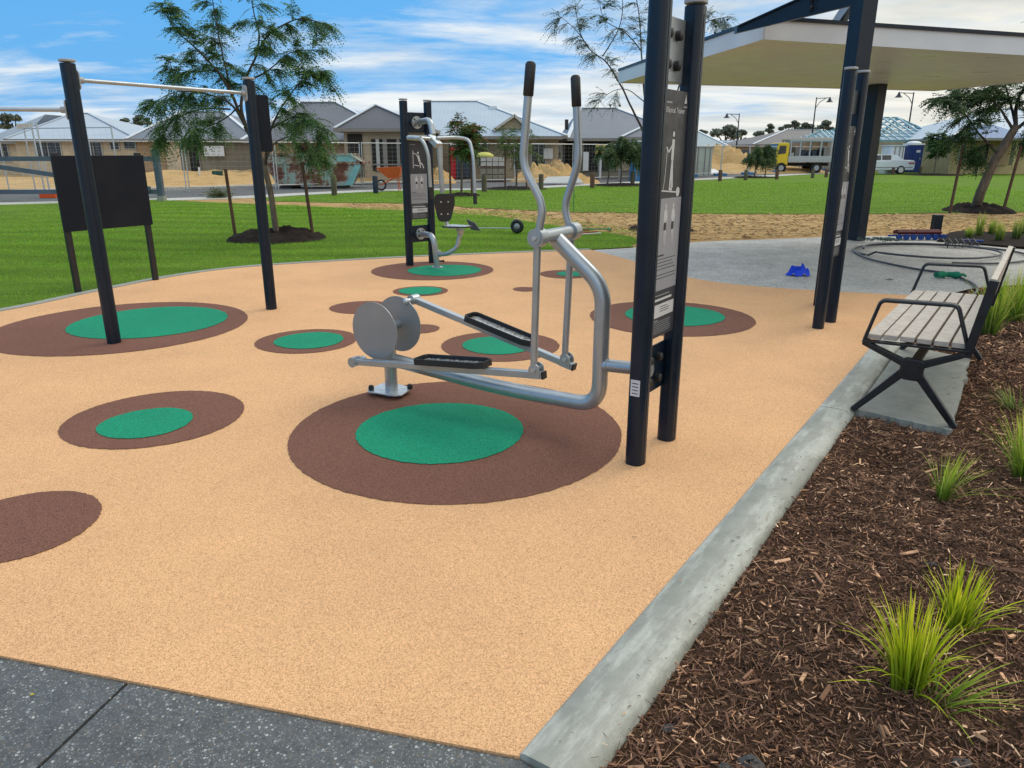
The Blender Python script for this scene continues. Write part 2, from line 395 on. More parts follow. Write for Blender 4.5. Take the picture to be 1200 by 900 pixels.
sheet('verge', [(-900, 3.5), (-8.4, 3.5), (-8.0, 5), (-5.2, 8.7), (1.2, 12.9), (3.4, 13.6), (8.0, 14.3), (9.6, 11.2), (16, 9.0), (900, 9.0), (900, 1500), (-900, 1500)], -.03, 'sand')
edge = smooth_line([(-9.5, .5), (-7.6, 4.2), (-6.3, 6.3), (-5.38, 7.59), (-5.0, 8.70), (-4.55, 9.86), (-3.79, 10.75), (-2.01, 11.60), (-.56, 12.11), (1.36, 12.68)])
edge = edge[6:]
rr = smooth_line([(1.36, 12.68), (1.85, 11.41), (2.36, 9.80), (3.17, 9.05), (4.69, 8.50)], 8)
P_right = (K(8.35, -.004).x, K(8.35, -.004).y)
path_l = Vector((-1.71, 2.06)); path_r = Vector((.02, 1.63)); pd = (path_r-path_l).normalized()
pL = path_l-pd*6.0; edge_l = [p for p in edge if p[1] > 3.5]
rub = edge_l+rr[1:]+[P_right, (K0.x, K0.y), tuple(path_l), tuple(pL), (-8.2, 3.6)]
m = MB(); m.prism([(p[0], p[1], -.13) for p in rub], (0, 0, .13)); o = m.build('rubber_surface', 'r_tan'); o['kind'] = 'structure'
def inset(line, d):
    out = []
    for i, p in enumerate(line):
        a = Vector(line[max(i-1, 0)]); b = Vector(line[min(i+1, len(line)-1)]); t = (b-a).normalized(); out.append((p[0]-t.y*d, p[1]+t.x*d))
    return out
eo = inset(edge_l, .13)
m = MB()
for i in range(len(edge_l)-1):
    a, b, c, d = edge_l[i], edge_l[i+1], eo[i+1], eo[i]
    m.prism([(a[0], a[1], -.02), (b[0], b[1], -.02), (c[0], c[1], -.02), (d[0], d[1], -.02)], (0, 0, .028))
o = m.build('edge_kerb', 'concrete'); o['kind'] = 'structure'
# circles in the rubber
def blob(cx, cy, r, z, mat, name, label):
    n = 220; pts = []
    for i in range(n):
        t = 2*math.pi*i/n; rr_ = r+random.gauss(0, .0022)+.004*math.sin(3*t+cx)
        pts.append((cx+rr_*math.cos(t), cy+rr_*math.sin(t)))
    o = sheet(name, pts, z, mat, label); return o
circ = [(-3.76, 6.94, 1.14, -3.57, 7.09, .72, 'large brown circle around the pull up bar post'), (-1.82, 6.33, .44, -1.80, 6.33, .30, 'brown circle left of the trainer discs'),
        (-2.25, 4.36, .53, -2.26, 4.25, .27, 'brown circle left of the big circle'), (-.33, 4.14, .985, -.43, 4.12, .50, 'largest brown circle under the trainer'),
        (-.10, 6.16, .51, -.12, 6.16, .31, 'brown circle behind the trainer pedals'), (-1.12, 10.41, .86, -.95, 10.38, .52, 'brown circle under the chest press'),
        (-1.10, 8.77, .33, -1.10, 8.77, .26, 'thin brown ring between chest press and discs'), (.74, 10.05, .36, .82, 10.05, .21, 'brown circle behind the arm levers'),
        (1.61, 7.30, .82, 1.66, 7.38, .50, 'brown circle right of the twin posts')]
for cx, cy, r, gx, gy, gr, lab in circ:
    blob(cx, cy, r, .004, 'r_brown', 'brown_circle', lab); blob(gx, gy, gr, .008, 'r_green', 'green_circle', 'green disc inside '+lab)
for cx, cy, r, lab in [(-2.23, 2.95, .345, 'plain brown circle cut by the left edge'), (-1.62, 7.8, .34, 'plain brown circle behind the discs'), (-.87, 6.79, .185, 'small plain brown circle beside the discs'), (.16, 8.89, .15, 'smallest plain brown circle')]:
    blob(cx, cy, r, .004, 'r_brown', 'brown_circle', lab)
# foreground path of dark exposed aggregate, two slabs with a saw joint
j0 = Vector((-1.22, 1.94)); jd = (Vector((-1.30, 1.59))-j0).normalized(); w2 = pd.orthogonal()
def q(a, b): return (a.x+b.x, a.y+b.y)
gap = pd*.006; dn = jd*3.2; e = Vector((pd.y, -pd.x))*.003
m = MB(); m.prism([(*q(pL, e), -.13), (*q(j0-gap, e), -.13), (*q(j0-gap, dn), -.13), (*q(pL, dn), -.13)], (0, 0, .122))
m.prism([(*q(j0+gap, e), -.13), (*q(path_r, e), -.13), (K(.0, .26).x, K(0, .26).y-.02, -.13), (.55, 1.25, -.13), (.5, -1, -.13), (*q(j0+gap, dn), -.13)], (0, 0, .122))
o = m.build('path', 'agg_dark'); tag(o, 'dark wet exposed aggregate path in the foreground', kind='structure')
m = MB(); m.prism([(*q(j0-gap, e), -.13), (*q(j0+gap, e), -.13), (*q(j0+gap, dn), -.13), (*q(j0-gap, dn), -.13)], (0, 0, .116)); tag(m.build('path_joint', 'rubber_black'), kind='structure')
# concrete kerb on the right, cast in lengths
prof = [(0, -.06), (0, .006), (.010, .013), (.09, .014), (.150, .010), (.182, -.004), (.200, -.028), (.208, -.14)]
m = MB()
def kerb_seg(m, s0, s1):
    n = max(2, int((s1-s0)/.06)); rows = []
    for i in range(n+1):
        s = s0+(s1-s0)*i/n; jj = mnoise.noise((s*3.1, 2.2, 0))*.006; row = []
        for t, z in prof: row.append(K(s, t+(jj if t > .12 else 0), z+mnoise.noise((s*9, t*30, 1))*.0012))
        rows.append(row)
    vs = [p for r in rows for p in r]; k = len(prof)
    m.add(vs, [(i*k+j, i*k+j+1, (i+1)*k+j+1, (i+1)*k+j) for i in range(n) for j in range(k-1)], True)
    m.add(rows[0], [tuple(range(k))]); m.add(rows[-1], [tuple(range(k-1, -1, -1))])
ss = [0, 3.535, 6.0, 8.35]
for a, b in zip(ss[:-1], ss[1:]): kerb_seg(m, a+.004, b-.004)
tag(m.build('kerb', 'kerb'), 'pale damp concrete kerb between tan rubber and mulch bed', kind='structure')
# bench slab
bs = [K(3.62, .209), (2.64, 4.12), (3.72, 5.74), K(5.65, .209)]
bs = [Vector((p[0], p[1], -.13)) for p in bs]
fine = []
for i, (a, b) in enumerate(zip(bs, bs[1:]+bs[:1])):
    for k in range(24):
        p = a.lerp(b, k/24); 
        if i < 2 or i == 2: p += Vector((random.gauss(0, .006), random.gauss(0, .006), 0)) if k else Vector()
        fine.append(p)
m = MB(); m.prism(fine, (0, 0, .134)); tag(m.build('bench_slab', 'concrete'), kind='structure')
# pale aggregate path around the shelter
far = smooth_line([(1.40, 12.72), (2.08, 13.0), (3.52, 13.91), (5.2, 14.4), (6.9, 14.9), (8.1, 14.75), (8.20, 14.1), (8.31, 13.9), (8.83, 12.77), (9.6, 11.6), (12, 10.4), (16, 9.5)], 6)
near = [(16, 8.6), (9.5, 8.7), (7.6, 9.0), (6.58, 9.30), (5.7, 9.0), (5.24, 8.67), (4.80, 8.42)]
m = MB(); m.poly([(p[0], p[1], -.006) for p in far+near+[(4.69, 8.46)]+rr[::-1][1:-1]]); tag(m.build('shelter_path', 'agg_pale'), 'pale exposed aggregate path around the shelter', kind='structure')
# lawns, bare strip, road
band_n = smooth_line([(-12.6, 26.9), (-11.8, 26.3), (-8.6, 24.6), (-5.16, 22.78), (-.93, 20.2), (.8, 17.5), (1.82, 15.95), (2.42, 14.6), (2.15, 13.2)], 8)
def wob(line, a=.12, f=2.1): return [(x+a*mnoise.noise((x*f, y*f, 3)), y+a*mnoise.noise((x*f, y*f, 9))) for x, y in line]
lawn1 = eo[::-1]+[(-8.6, 3.6), (-30, 3.6), (-30, 20), (-20, 22.0), (-14.5, 25.2)]+wob(band_n)
sheet('near_lawn', lawn1, -.012, 'lawn', 'mown green lawn left of the rubber surface')
band_f = smooth_line([(-9.4, 27.2), (-8.0, 25.9), (-5.59, 25.2), (-3.0, 24.6), (-1.03, 22.78), (1.2, 21.4), (3.31, 20.81), (6.3, 20.5), (9.32, 20.52), (14.38, 21.12), (20, 21.6), (34, 22.5)], 6)
front = [(-14.5, 24.6), (-12.4, 25.9), (-9.6, 27.5), (-7.2, 30.6), (-4.47, 33.0), (0, 34.2), (6.35, 40.4), (17.36, 51.69), (27.97, 62.0), (50.34, 75.0), (80, 88)]
fl = smooth_line(front, 5)
flc = [p for p in fl if p[0] > -9.0]
sheet('far_lawn', wob(band_f, .2)+[(80, 30)]+flc[::-1], -.012, 'lawn', 'broad green lawn beyond the bare strip')
def strip(name, line, d0, d1, z, mat, label):
    a, b = inset(line, d0), inset(line, d1); return sheet(name, a+b[::-1], z, mat, label)
line2 = smooth_line([(-40, 14), (-24, 20.6)]+front, 5)
strip('footpath', line2, .25, 1.75, -.016, 'footpath', 'pale concrete footpath along the lawn')
strip('road', line2, 1.9, 8.2, -.020, 'asphalt', 'grey asphalt road in front of the houses')
m = MB(); a, b = inset(line2, 8.2), inset(line2, 8.5)
for i in range(len(a)-1): m.prism([(*a[i], -.03), (*a[i+1], -.03), (*b[i+1], -.03), (*b[i], -.03)], (0, 0, .11))
tag(m.build('road_kerb', 'footpath'), kind='structure')
# bare strip between the lawns
sheet('dirt_strip', [(-30, 15), (-30, 30), (-12, 30), (-2, 27), (34, 27), (34, 9.4), (6.5, 9.35), (1, 12)], -.025, 'straw', 'bare straw coloured strip between the lawns')

# mulch bed on the right: lumpy base with loose bark on top
def mh(x, y):
    return (-.03+.020*np.sin(x*2.3+1.1)*np.cos(y*1.9)+.012*np.sin(x*6.1+y*3.3)+.008*np.sin(x*13-y*11)+.006*np.sin(x*23+y*31))
def inside(x, y, poly):
    x = np.asarray(x); y = np.asarray(y); c = np.zeros(x.shape, bool); n = len(poly)
    for i in range(n):
        x0, y0 = poly[i][0], poly[i][1]; x1, y1 = poly[(i+1) % n][0], poly[(i+1) % n][1]
        if y0 == y1: continue
        k = ((y0 > y) != (y1 > y)) & (x < (x1-x0)*(y-y0)/(y1-y0)+x0); c ^= k
    return c
bed = [tuple(K(-.9, .20)[:2]), tuple(K(3.6, .205)[:2]), (2.66, 4.13), (3.74, 5.76), tuple(K(5.65, .205)[:2]), tuple(K(8.3, .20)[:2]), (4.85, 8.47), (5.24, 8.67), (5.7, 9.0), (6.58, 9.25), (7.6, 8.95), (9.5, 8.6), (16, 8.5), (16, .2), (.2, .2)]
def kd(x, y):  # distance outside the kerb line
    return (x-K0.x)*Vv.x+(y-K0.y)*Vv.y
def mz(x, y):
    h = mh(x, y); d = np.clip((kd(x, y)-.19)/.35, 0, 1); base = h*d+(-.040)*(1-d)
    dx, dy = x-2.05, y-3.75                                            # the hollow dug beside a plant
    base = base-.06*np.exp(-(dx*dx+dy*dy)/.035)
    return base
gx, gy = np.meshgrid(np.arange(-.2, 9, .045), np.arange(.2, 10, .045)); gz = mz(gx, gy)
h_, w_ = gx.shape; idx = np.arange(h_*w_).reshape(h_, w_)
quads = np.stack([idx[:-1, :-1], idx[:-1, 1:], idx[1:, 1:], idx[1:, :-1]], -1).reshape(-1, 4)
cxx = gx[:-1, :-1].ravel()+.022; cyy = gy[:-1, :-1].ravel()+.022
keep = inside(cxx, cyy, [(p[0], p[1]) for p in bed]) | ((kd(cxx, cyy) > .17) & inside(cxx, cyy, [(p[0]-.03, p[1]+.0) for p in bed]))
quads = quads[keep]; me = bpy.data.meshes.new('mulch_bed')
me.from_pydata(np.stack([gx.ravel(), gy.ravel(), gz.ravel()], -1).tolist(), [], quads.tolist()); me.materials.append(M['mulchbase'])
me.polygons.foreach_set('use_smooth', [True]*len(me.polygons)); o = bpy.data.objects.new('mulch_bed', me); COL.objects.link(o); o['kind'] = 'structure'
def chips(n, x0, x1, y0, y1, Lr, Wr, Tr, pal, densfn=None, poly=bed, zf=mz, lift=.008, tilt=.35):
    x = rng.uniform(x0, x1, n*3); y = rng.uniform(y0, y1, n*3); k = inside(x, y, poly)&(kd(x, y) > .195)
    if densfn is not None: k &= rng.random(n*3) < densfn(x, y)
    x, y = x[k][:n], y[k][:n]; n = len(x)
    L = rng.uniform(*Lr, n)*rng.choice([.6, 1, 1, 1.5], n); W = rng.uniform(*Wr, n); T = rng.uniform(*Tr, n)
    a = rng.uniform(0, 2*np.pi, n); el = rng.normal(0, tilt, n); ro = rng.normal(0, .6, n)
    A = np.stack([np.cos(a)*np.cos(el), np.sin(a)*np.cos(el), np.sin(el)], -1)
    B0 = np.stack([-np.sin(a), np.cos(a), np.zeros(n)], -1); C0 = np.cross(A, B0)
    B = B0*np.cos(ro)[:, None]+C0*np.sin(ro)[:, None]; C = np.cross(A, B)
    z = zf(x, y)+np.abs(np.sin(el))*L*.4+rng.uniform(0, lift, n); P = np.stack([x, y, z], -1)
    a_, b_, c_ = A*L[:, None]/2, B*W[:, None]/2, C*T[:, None]/2
    tp = rng.uniform(.3, 1, n)[:, None]; bend = C*(rng.normal(0, .12, n)*L)[:, None]
    c = [P-a_-b_*tp-c_, P+a_-b_-c_+bend, P+a_+b_-c_+bend, P-a_+b_*tp-c_, P-a_-b_*tp+c_, P+a_-b_*.8+c_+bend, P+a_+b_*.8+c_+bend, P-a_+b_*tp+c_]
    quad = [(4, 5, 6, 7), (0, 1, 5, 4), (1, 2, 6, 5), (2, 3, 7, 6), (3, 0, 4, 7)]
    vs = np.concatenate([np.stack([c[i] for i in qd], 1) for qd in quad], 0)
    pal = np.array(pal); ci = np.array([2.35, 2.05, 1.9])*pal[rng.integers(0, len(pal), n)]*rng.uniform(.35, 1.6, n)[:, None]
    return vs, np.tile(ci, (5, 1))
pal_d = [(.060, .034, .022), (.085, .050, .032), (.045, .026, .018), (.11, .066, .042), (.075, .044, .028), (.033, .020, .015), (.055, .033, .025)]
pal_l = [(.22, .145, .09), (.30, .20, .125), (.17, .11, .07), (.26, .155, .085), (.38, .28, .19)]
nearw = lambda x, y: np.clip(1.45-(y-1.4)*.18, .25, 1)
A1 = chips(60000, .2, 4.6, 1.2, 6.2, (.009, .036), (.002, .0075), (.0015, .004), pal_d, nearw)
A2 = chips(8000, .2, 4.6, 1.2, 6.2, (.007, .030), (.002, .007), (.0015, .004), pal_l, nearw, lift=.014)
A3 = chips(40000, .2, 4.8, 1.2, 6.6, (.02, .06), (.0007, .0018), (.0005, .0012), pal_d+pal_l[:2], nearw, lift=.014)
A4 = chips(800, .2, 4.5, 1.2, 5.5, (.035, .075), (.008, .016), (.004, .008), pal_d[1:4]+pal_l[:1]*2, nearw, lift=.012, tilt=.2)
A5 = chips(34000, 2.0, 12, 5.0, 10.5, (.03, .07), (.006, .016), (.003, .006), pal_d+pal_l[:2])
vs = np.concatenate([a[0] for a in (A1, A2, A3, A4, A5)]); cs = np.concatenate([a[1] for a in (A1, A2, A3, A4, A5)])
o = col_mesh('mulch', vs, 4, cs, 'chip', org=(2, 4, 0)); tag(o, 'brown shredded bark mulch covering the planting bed', 'mulch', kind='stuff')

# grass blades on the near lawn
def blades(n, poly, x0, x1, y0, y1, h=(.018, .040), wd=(.0028, .005), dens=None, z0=-.012):
    x = rng.uniform(x0, x1, n*2); y = rng.uniform(y0, y1, n*2); k = inside(x, y, poly)
    if dens is not None: k &= rng.random(n*2) < dens(x, y)
    x, y = x[k][:n], y[k][:n]; n = len(x); sc = np.clip(y/10, .8, 2.2)
    a = rng.uniform(0, 2*np.pi, n); H = rng.uniform(*h, n)*(1+.25*np.sin(x*1.7)*np.cos(y*1.1)); W = rng.uniform(*wd, n)*sc
    ln = rng.normal(0, .5, (n, 2))*H[:, None]
    b = np.stack([x, y, np.full(n, z0)], -1); s_ = np.stack([np.cos(a)*W/2, np.sin(a)*W/2, np.zeros(n)], -1)
    t = b+np.concatenate([ln, H[:, None]], 1); vs = np.stack([b-s_, b+s_, t], 1)
    pal = np.array([1.22, .98, .9])*2.15*np.array([(.080, .20, .014), (.105, .25, .020), (.055, .15, .010), (.15, .28, .035), (.21, .24, .07)])
    c = pal[rng.choice(5, n, p=[.3, .27, .28, .11, .04])]*rng.uniform(.75, 1.25, n)[:, None]
    c = c*(1+.22*np.sin(y*5.2+np.sin(x*.8)*1.4))[:, None]
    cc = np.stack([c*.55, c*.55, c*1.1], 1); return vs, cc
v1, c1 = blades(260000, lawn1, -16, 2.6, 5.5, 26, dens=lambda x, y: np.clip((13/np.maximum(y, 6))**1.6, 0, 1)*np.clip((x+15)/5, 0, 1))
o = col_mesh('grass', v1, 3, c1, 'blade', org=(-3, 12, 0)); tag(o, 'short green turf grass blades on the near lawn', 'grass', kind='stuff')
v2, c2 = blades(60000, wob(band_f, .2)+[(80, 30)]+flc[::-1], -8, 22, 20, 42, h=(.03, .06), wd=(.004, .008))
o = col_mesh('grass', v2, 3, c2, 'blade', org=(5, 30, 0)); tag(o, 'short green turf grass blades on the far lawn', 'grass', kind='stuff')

# dry straw and clods scattered over the bare strip
bare = [(1.9, 16.2), (2.6, 14.8), (3.4, 14.2), (7.0, 15.2), (16, 15.6), (24, 18), (24, 21.0), (9.3, 20.4), (3.3, 20.7), (-1.0, 22.6), (-5.6, 25.0), (-5.2, 23.0), (-.9, 20.5), (.8, 17.8)]
n = 17000; x = rng.uniform(-6, 24, n); y = rng.uniform(14, 25.5, n); k = inside(x, y, bare); x, y = x[k], y[k]; n = len(x)
a = rng.normal(0, .9, n); L = rng.uniform(.02, .09, n); W_ = rng.uniform(.004, .022, n)
A_ = np.stack([np.cos(a), np.sin(a), rng.normal(0, .25, n)], -1)*L[:, None]; B_ = np.stack([-np.sin(a)*.5, np.cos(a)*.5, np.full(n, .8)], -1)*W_[:, None]; P_ = np.stack([x, y, np.full(n, -.018)], -1)
pal = np.array([(.30, .18, .08), (.52, .36, .17), (.66, .50, .27), (.20, .12, .055), (.42, .27, .12)]); cc = pal[rng.choice(5, n, p=[.28, .22, .14, .18, .18])]*rng.uniform(.8, 1.2, n)[:, None]
tag(col_mesh('straw', np.stack([P_-A_, P_+A_, P_+A_*.7+B_, P_-A_*.8+B_], 1), 4, cc, 'chip', org=(5, 18, 0)), 'dry straw and clods lying on the bare strip', 'straw', kind='stuff')
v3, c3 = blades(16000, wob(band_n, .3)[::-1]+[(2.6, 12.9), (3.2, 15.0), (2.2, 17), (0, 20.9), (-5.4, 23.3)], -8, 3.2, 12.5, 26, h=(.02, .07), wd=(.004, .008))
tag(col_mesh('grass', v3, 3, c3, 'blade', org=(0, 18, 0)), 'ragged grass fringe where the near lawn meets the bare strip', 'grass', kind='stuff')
# ------------------------------------------------------------------ fitness equipment
def post(root, x, y, h, X, Y, ph=.0, sx_=.098, sy_=.108):
    m = MB(); m.rbox((x, y, (h-.016)/2-.02), (sx_, sy_, h+.024), .040, X, Y, n=6)
    for s in (-1, 1):                                    # extruded ribs down the profile
        m.box((x+X[0]*s*(sx_/2+.0005), y+X[1]*s*(sx_/2+.0005), h/2-.03), (.003, .016, h-.05), X, Y)
    p = m.build('post', 'navy', root)
    m = MB(); m.rbox((x, y, h+.003), (sx_+.008, sy_+.008, .020), .043, X, Y, n=6); m.build('cap', 'capgrey', p)
    return p
def place_text(body, o, sdir, up, nrm, size, mat, parent, name='lettering', align='LEFT'):
    cu = bpy.data.curves.new(name, 'FONT'); cu.body = body; cu.size = size; cu.align_x = align; cu.extrude = .0004; cu.resolution_u = 2
    ob = bpy.data.objects.new(name, cu); COL.objects.link(ob)
    dg = bpy.context.evaluated_depsgraph_get(); me = bpy.data.meshes.new_from_object(ob.evaluated_get(dg))
    bpy.data.objects.remove(ob)
    S, Z, Nn, o = Vector(sdir), Vector(up), Vector(nrm), Vector(o)
    org = Vector(parent['_o'])
    for v in me.vertices: c = v.co.copy(); v.co = o+S*c.x+Z*c.y+Nn*c.z-org
    me.materials.clear(); me.materials.append(M[mat]); t = bpy.data.objects.new(name, me); COL.objects.link(t); t.parent = parent; t['_o'] = tuple(org); return t
def sign_face(root, o, S, Nn, wd, z0, z1, title, figure, detail=True):
    """dark instruction panel, one mesh with its print; o is the panel's left edge at the ground, S runs to the reader's right, Nn towards the reader"""
    S, Nn, Z = Vector(S), Vector(Nn), Vector((0, 0, 1)); o = Vector((o[0], o[1], 0)); H = z1-z0
    c = o+S*wd/2+Z*(z0+z1)/2
    m = MB(); m.rbox(c, (wd, H, .006), .003, S, Z, Nn, n=2)
    def P(s, t, d=.0045): return o+S*(s*wd)+Z*(z0+t*H)+Nn*d
    def quad(s0, s1, t0, t1, d, mi): m.cur = mi; m.poly([P(s0, t0, d), P(s1, t0, d), P(s1, t1, d), P(s0, t1, d)])
    def pg(pts, mi): m.cur = mi; m.poly(pts)
    def disc(cx_, cy_, r, d, mi, e=1.0): pg([P(cx_, cy_, d)+(S*math.cos(t)+Z*e*math.sin(t))*r*wd for t in [2*math.pi*k/16 for k in range(16)]], mi)
    quad(.03, .97, .205, .585, .0036, 1); quad(.07, .93, .088, .145, .0036, 2)
    for i, g_ in enumerate(figure):
        d = .0036+.0002*(i % 5)
        if g_[0] == 'o': disc(g_[1], g_[2], g_[3], d, 2)
        else:
            A, B = P(*g_[1], d), P(*g_[2], d); dr = (B-A).normalized(); sd = dr.cross(Nn)*g_[3]*wd/2; pg([A-sd, B-sd, B+sd, A+sd], 2)
    for cx_ in (.36, .66):
        disc(cx_, .553, .030, .0042, 2, 1.25)
        pg([P(cx_-.018, .543, .0042), P(cx_+.018, .543, .0042), P(cx_+.062, .53, .0042), P(cx_+.042, .487, .0042), P(cx_-.042, .487, .0042), P(cx_-.062, .53, .0042)], 2)
        pg([P(cx_-.042, .487, .0044), P(cx_+.042, .487, .0044), P(cx_+.046, .455, .0044), P(cx_-.046, .455, .0044)], 3)
        for s in (-1, 1):
            pg([P(cx_+s*.066, .53, .0046), P(cx_+s*.095, .478, .0046), P(cx_+s*.080, .476, .0046), P(cx_+s*.048, .512, .0046)], 2)
            pg([P(cx_+s*.044, .455, .0048), P(cx_+s*.032, .395, .0048), P(cx_+s*.016, .395, .0048), P(cx_+s*.006, .455, .0048)], 2)
    for i, t in enumerate((.350, .336, .322, .308, .294, .270, .256)): quad(.08, .08+(.3 if i == 0 else random.uniform(.62, .84)), t, t+(.0065 if i == 0 else .0032), .0040, 3)
    for i, t in enumerate((.130, .120, .110)): quad(.36, .36+random.uniform(.25, .45), t, t+.003, .0042, 3)
    for i in range(6): quad(.08, .08+random.uniform(.7, .84), .066-i*.0095, .0685-i*.0095, .0038, 4)
    quad(.08, .3, .073, .078, .0038, 4); quad(.08, .72, .182, .186, .0038, 4); quad(.08, .82, .160, .170, .0038, 2)
    quad(.07, .36, .950, .956, .0038, 4); quad(.82, .96, .938, .944, .0038, 4)
    pg([P(.84, .955, .0038), P(.94, .955, .0038), P(.915, .972, .0038), P(.893, .992, .0038), P(.872, .972, .0038)], 2)
    pan = m.build('sign_panel', 'signdark', root, ['signgrey', 'signwhite', 'signink', 'capgrey'])
    if title: place_text(title, P(.13, .915, .0044), S, Z, Nn, .0355, 'signwhite', pan, 'title_lettering')
    return pan
# ---- elliptical trainer: local a = away from the posts, n = sideways (+ is the far side), z up
em = Vector((.785, 3.815, 0)); Ea = Vector((-.85, .527, 0)).normalized(); En = Vector((-Ea.y, Ea.x, 0))
if En.y < 0: En = -En
def E(a, z, n=0.0): return em+Ea*a+En*n+Vector((0, 0, z))
et = thing('elliptical_trainer', 'silver outdoor elliptical trainer with two lever arms and navy twin posts', 'exercise machine', em)
p1 = Vector((.667, 3.655, 0)); p2 = Vector((.905, 4.005, 0)); PU = (p2-p1).normalized(); PV = Vector((PU.y, -PU.x, 0))
for p in (p1, p2): post(et, p.x, p.y, 2.30, PV, PU)
# little maker's plate low on the near post
m = MB(); pc = p1-PU*.0545+PV*.0; m.rbox(pc+Vector((0, 0, .435)), (.052, .088, .0015), .002, PV, (0, 0, 1), PU, n=2); lab = m.build('serial_label', 'signwhite', et)
m = MB()
for i in range(4): m.box(pc-PU*.0012+Vector((0, 0, .46-.018*i)), (.034, .0045, .0006), PV, (0, 0, 1), PU)
m.build('label_print', 'signink', lab)
walker = [('l', (.13, .86), (.10, .60), .018), ('o', .50, .835, .042), ('l', (.50, .815), (.49, .735), .10), ('l', (.49, .735), (.45, .625), .062), ('l', (.49, .735), (.54, .625), .062),
          ('l', (.50, .80), (.34, .765), .036), ('l', (.34, .765), (.24, .785), .03), ('l', (.28, .785), (.24, .66), .018), ('l', (.24, .66), (.19, .615), .018), ('l', (.12, .617), (.78, .605), .022), ('o', .80, .607, .075), ('l', (.42, .622), (.55, .618), .04)]
sp_o = p1+PU*.052+PV*.012
sign_face(et, sp_o, PU, PV, (p2-p1).length-.104, .665, 1.885, 'Elliptical Trainer', walker)
def mount_plate(root, z0, z1, back=-.032):
    c = (p1+p2)/2+PV*back; m = MB(); m.rbox((c.x, c.y, (z0+z1)/2), ((p2-p1).length-.085, z1-z0, .010), .006, PU, (0, 0, 1), PV); return m.build('mounting_plate', 'silver', root)
mp_low = mount_plate(et, .335, .60); mp_top = mount_plate(et, 1.925, 2.215)
mp_low.data.materials[0] = M['navy']
for (pl_, zz) in ((mp_low, (.41, .53)), (mp_top, (2.0, 2.135))):
    for z in zz:
        for s in (-.062, .062):
            c = (p1+p2)/2+PU*s+PV*(-.026)+Vector((0, 0, z)); m = MB(); m.tube([c, c+PV*.020], .024, 14); m.dome(c+PV*.020, .024, PV, 14, 3, .5); m.build('bolt_cap', 'rubber_black', pl_)
# frame tube
path = arc_path([E(2.02, .262), E(1.0, .198), E(.335, .205), E(.335, .895), E(.655, 1.155)], [.3, .14, .11], 10)
m = MB(); m.tube(path, .045, 20); m.build('frame_tube', 'silver', et)
m = MB(); m.tube([E(.03, .468), E(.335, .452)], .036, 18); m.tube([E(.288, .4545), E(.312, .453)], .041, 18); m.build('connecting_tube', 'silver', et)
m = MB(); m.tube([E(.635, 1.162, -.225), E(.635, 1.162, .225)], .036, 18); hub = m.build('pivot_axle', 'silver', et)
for s in (-1, 1):
    m = MB(); m.tube([E(.635, 1.162, s*.165), E(.635, 1.162, s*.232)], .050, 20); m.tube([E(.635, 1.162, s*.232), E(.635, 1.162, s*.240)], .036, 16); h = m.build('bearing', 'silver', et)
    m = MB(); m.tube([E(.635, 1.162, s*.240), E(.635, 1.162, s*.249)], .014, 6); m.build('bolt', 'galv', h)
# crank housing, discs, foot
m = MB(); m.tube([E(1.90, .012), E(1.90, .45)], .043, 18); m.build('foot_post', 'silver', et)
fp = MB(); hexa = [(1.70, 0), (1.77, .085), (2.02, .105), (2.02, -.105), (1.77, -.085)]
fp.prism([E(a, .030, n) for a, n in [(1.76, -.06), (1.80, .10), (2.00, .125), (2.045, .09), (2.045, -.09), (2.00, -.125), (1.80, -.10)]], (0, 0, .010))
fp.tube([E(1.90, -.01), E(1.90, .030)], .055, 14); fpo = fp.build('foot_plate', 'galv', et, bevel=.002)
for a, n in ((1.80, .075), (2.01, .085), (2.01, -.085)):
    m = MB(); m.tube([E(a, .0395, n), E(a, .050, n)], .020, 6); m.tube([E(a, .050, n), E(a, .062, n)], .019, 14); m.dome(E(a, .062, n), .019, (0, 0, 1), 12, 3, .7); m.build('bolt_cap', 'rubber_black', fpo)
for s in (-1, 1):
    m = MB(); m.tube([E(1.915, .475, s*.118), E(1.915, .475, s*.124)], .192, 64); d = m.build('crank_disc', 'silver_dark', et)
    m = MB(); m.tube([E(1.915, .475, s*.107), E(1.915, .475, s*.118)], .03, 16); m.dome(E(1.915+s*-.10, .475-s*-.0, s*.124), .0, (0, 0, 1)) if False else None; m.build('disc_boss', 'silver', d)
m = MB(); m.tube([E(1.915, .475, -.12), E(1.915, .475, .12)], .026, 14); m.tube([E(1.915, .475, -.06), E(1.915, .475, .06)], .045, 16); m.build('crank_axle', 'silver', et)
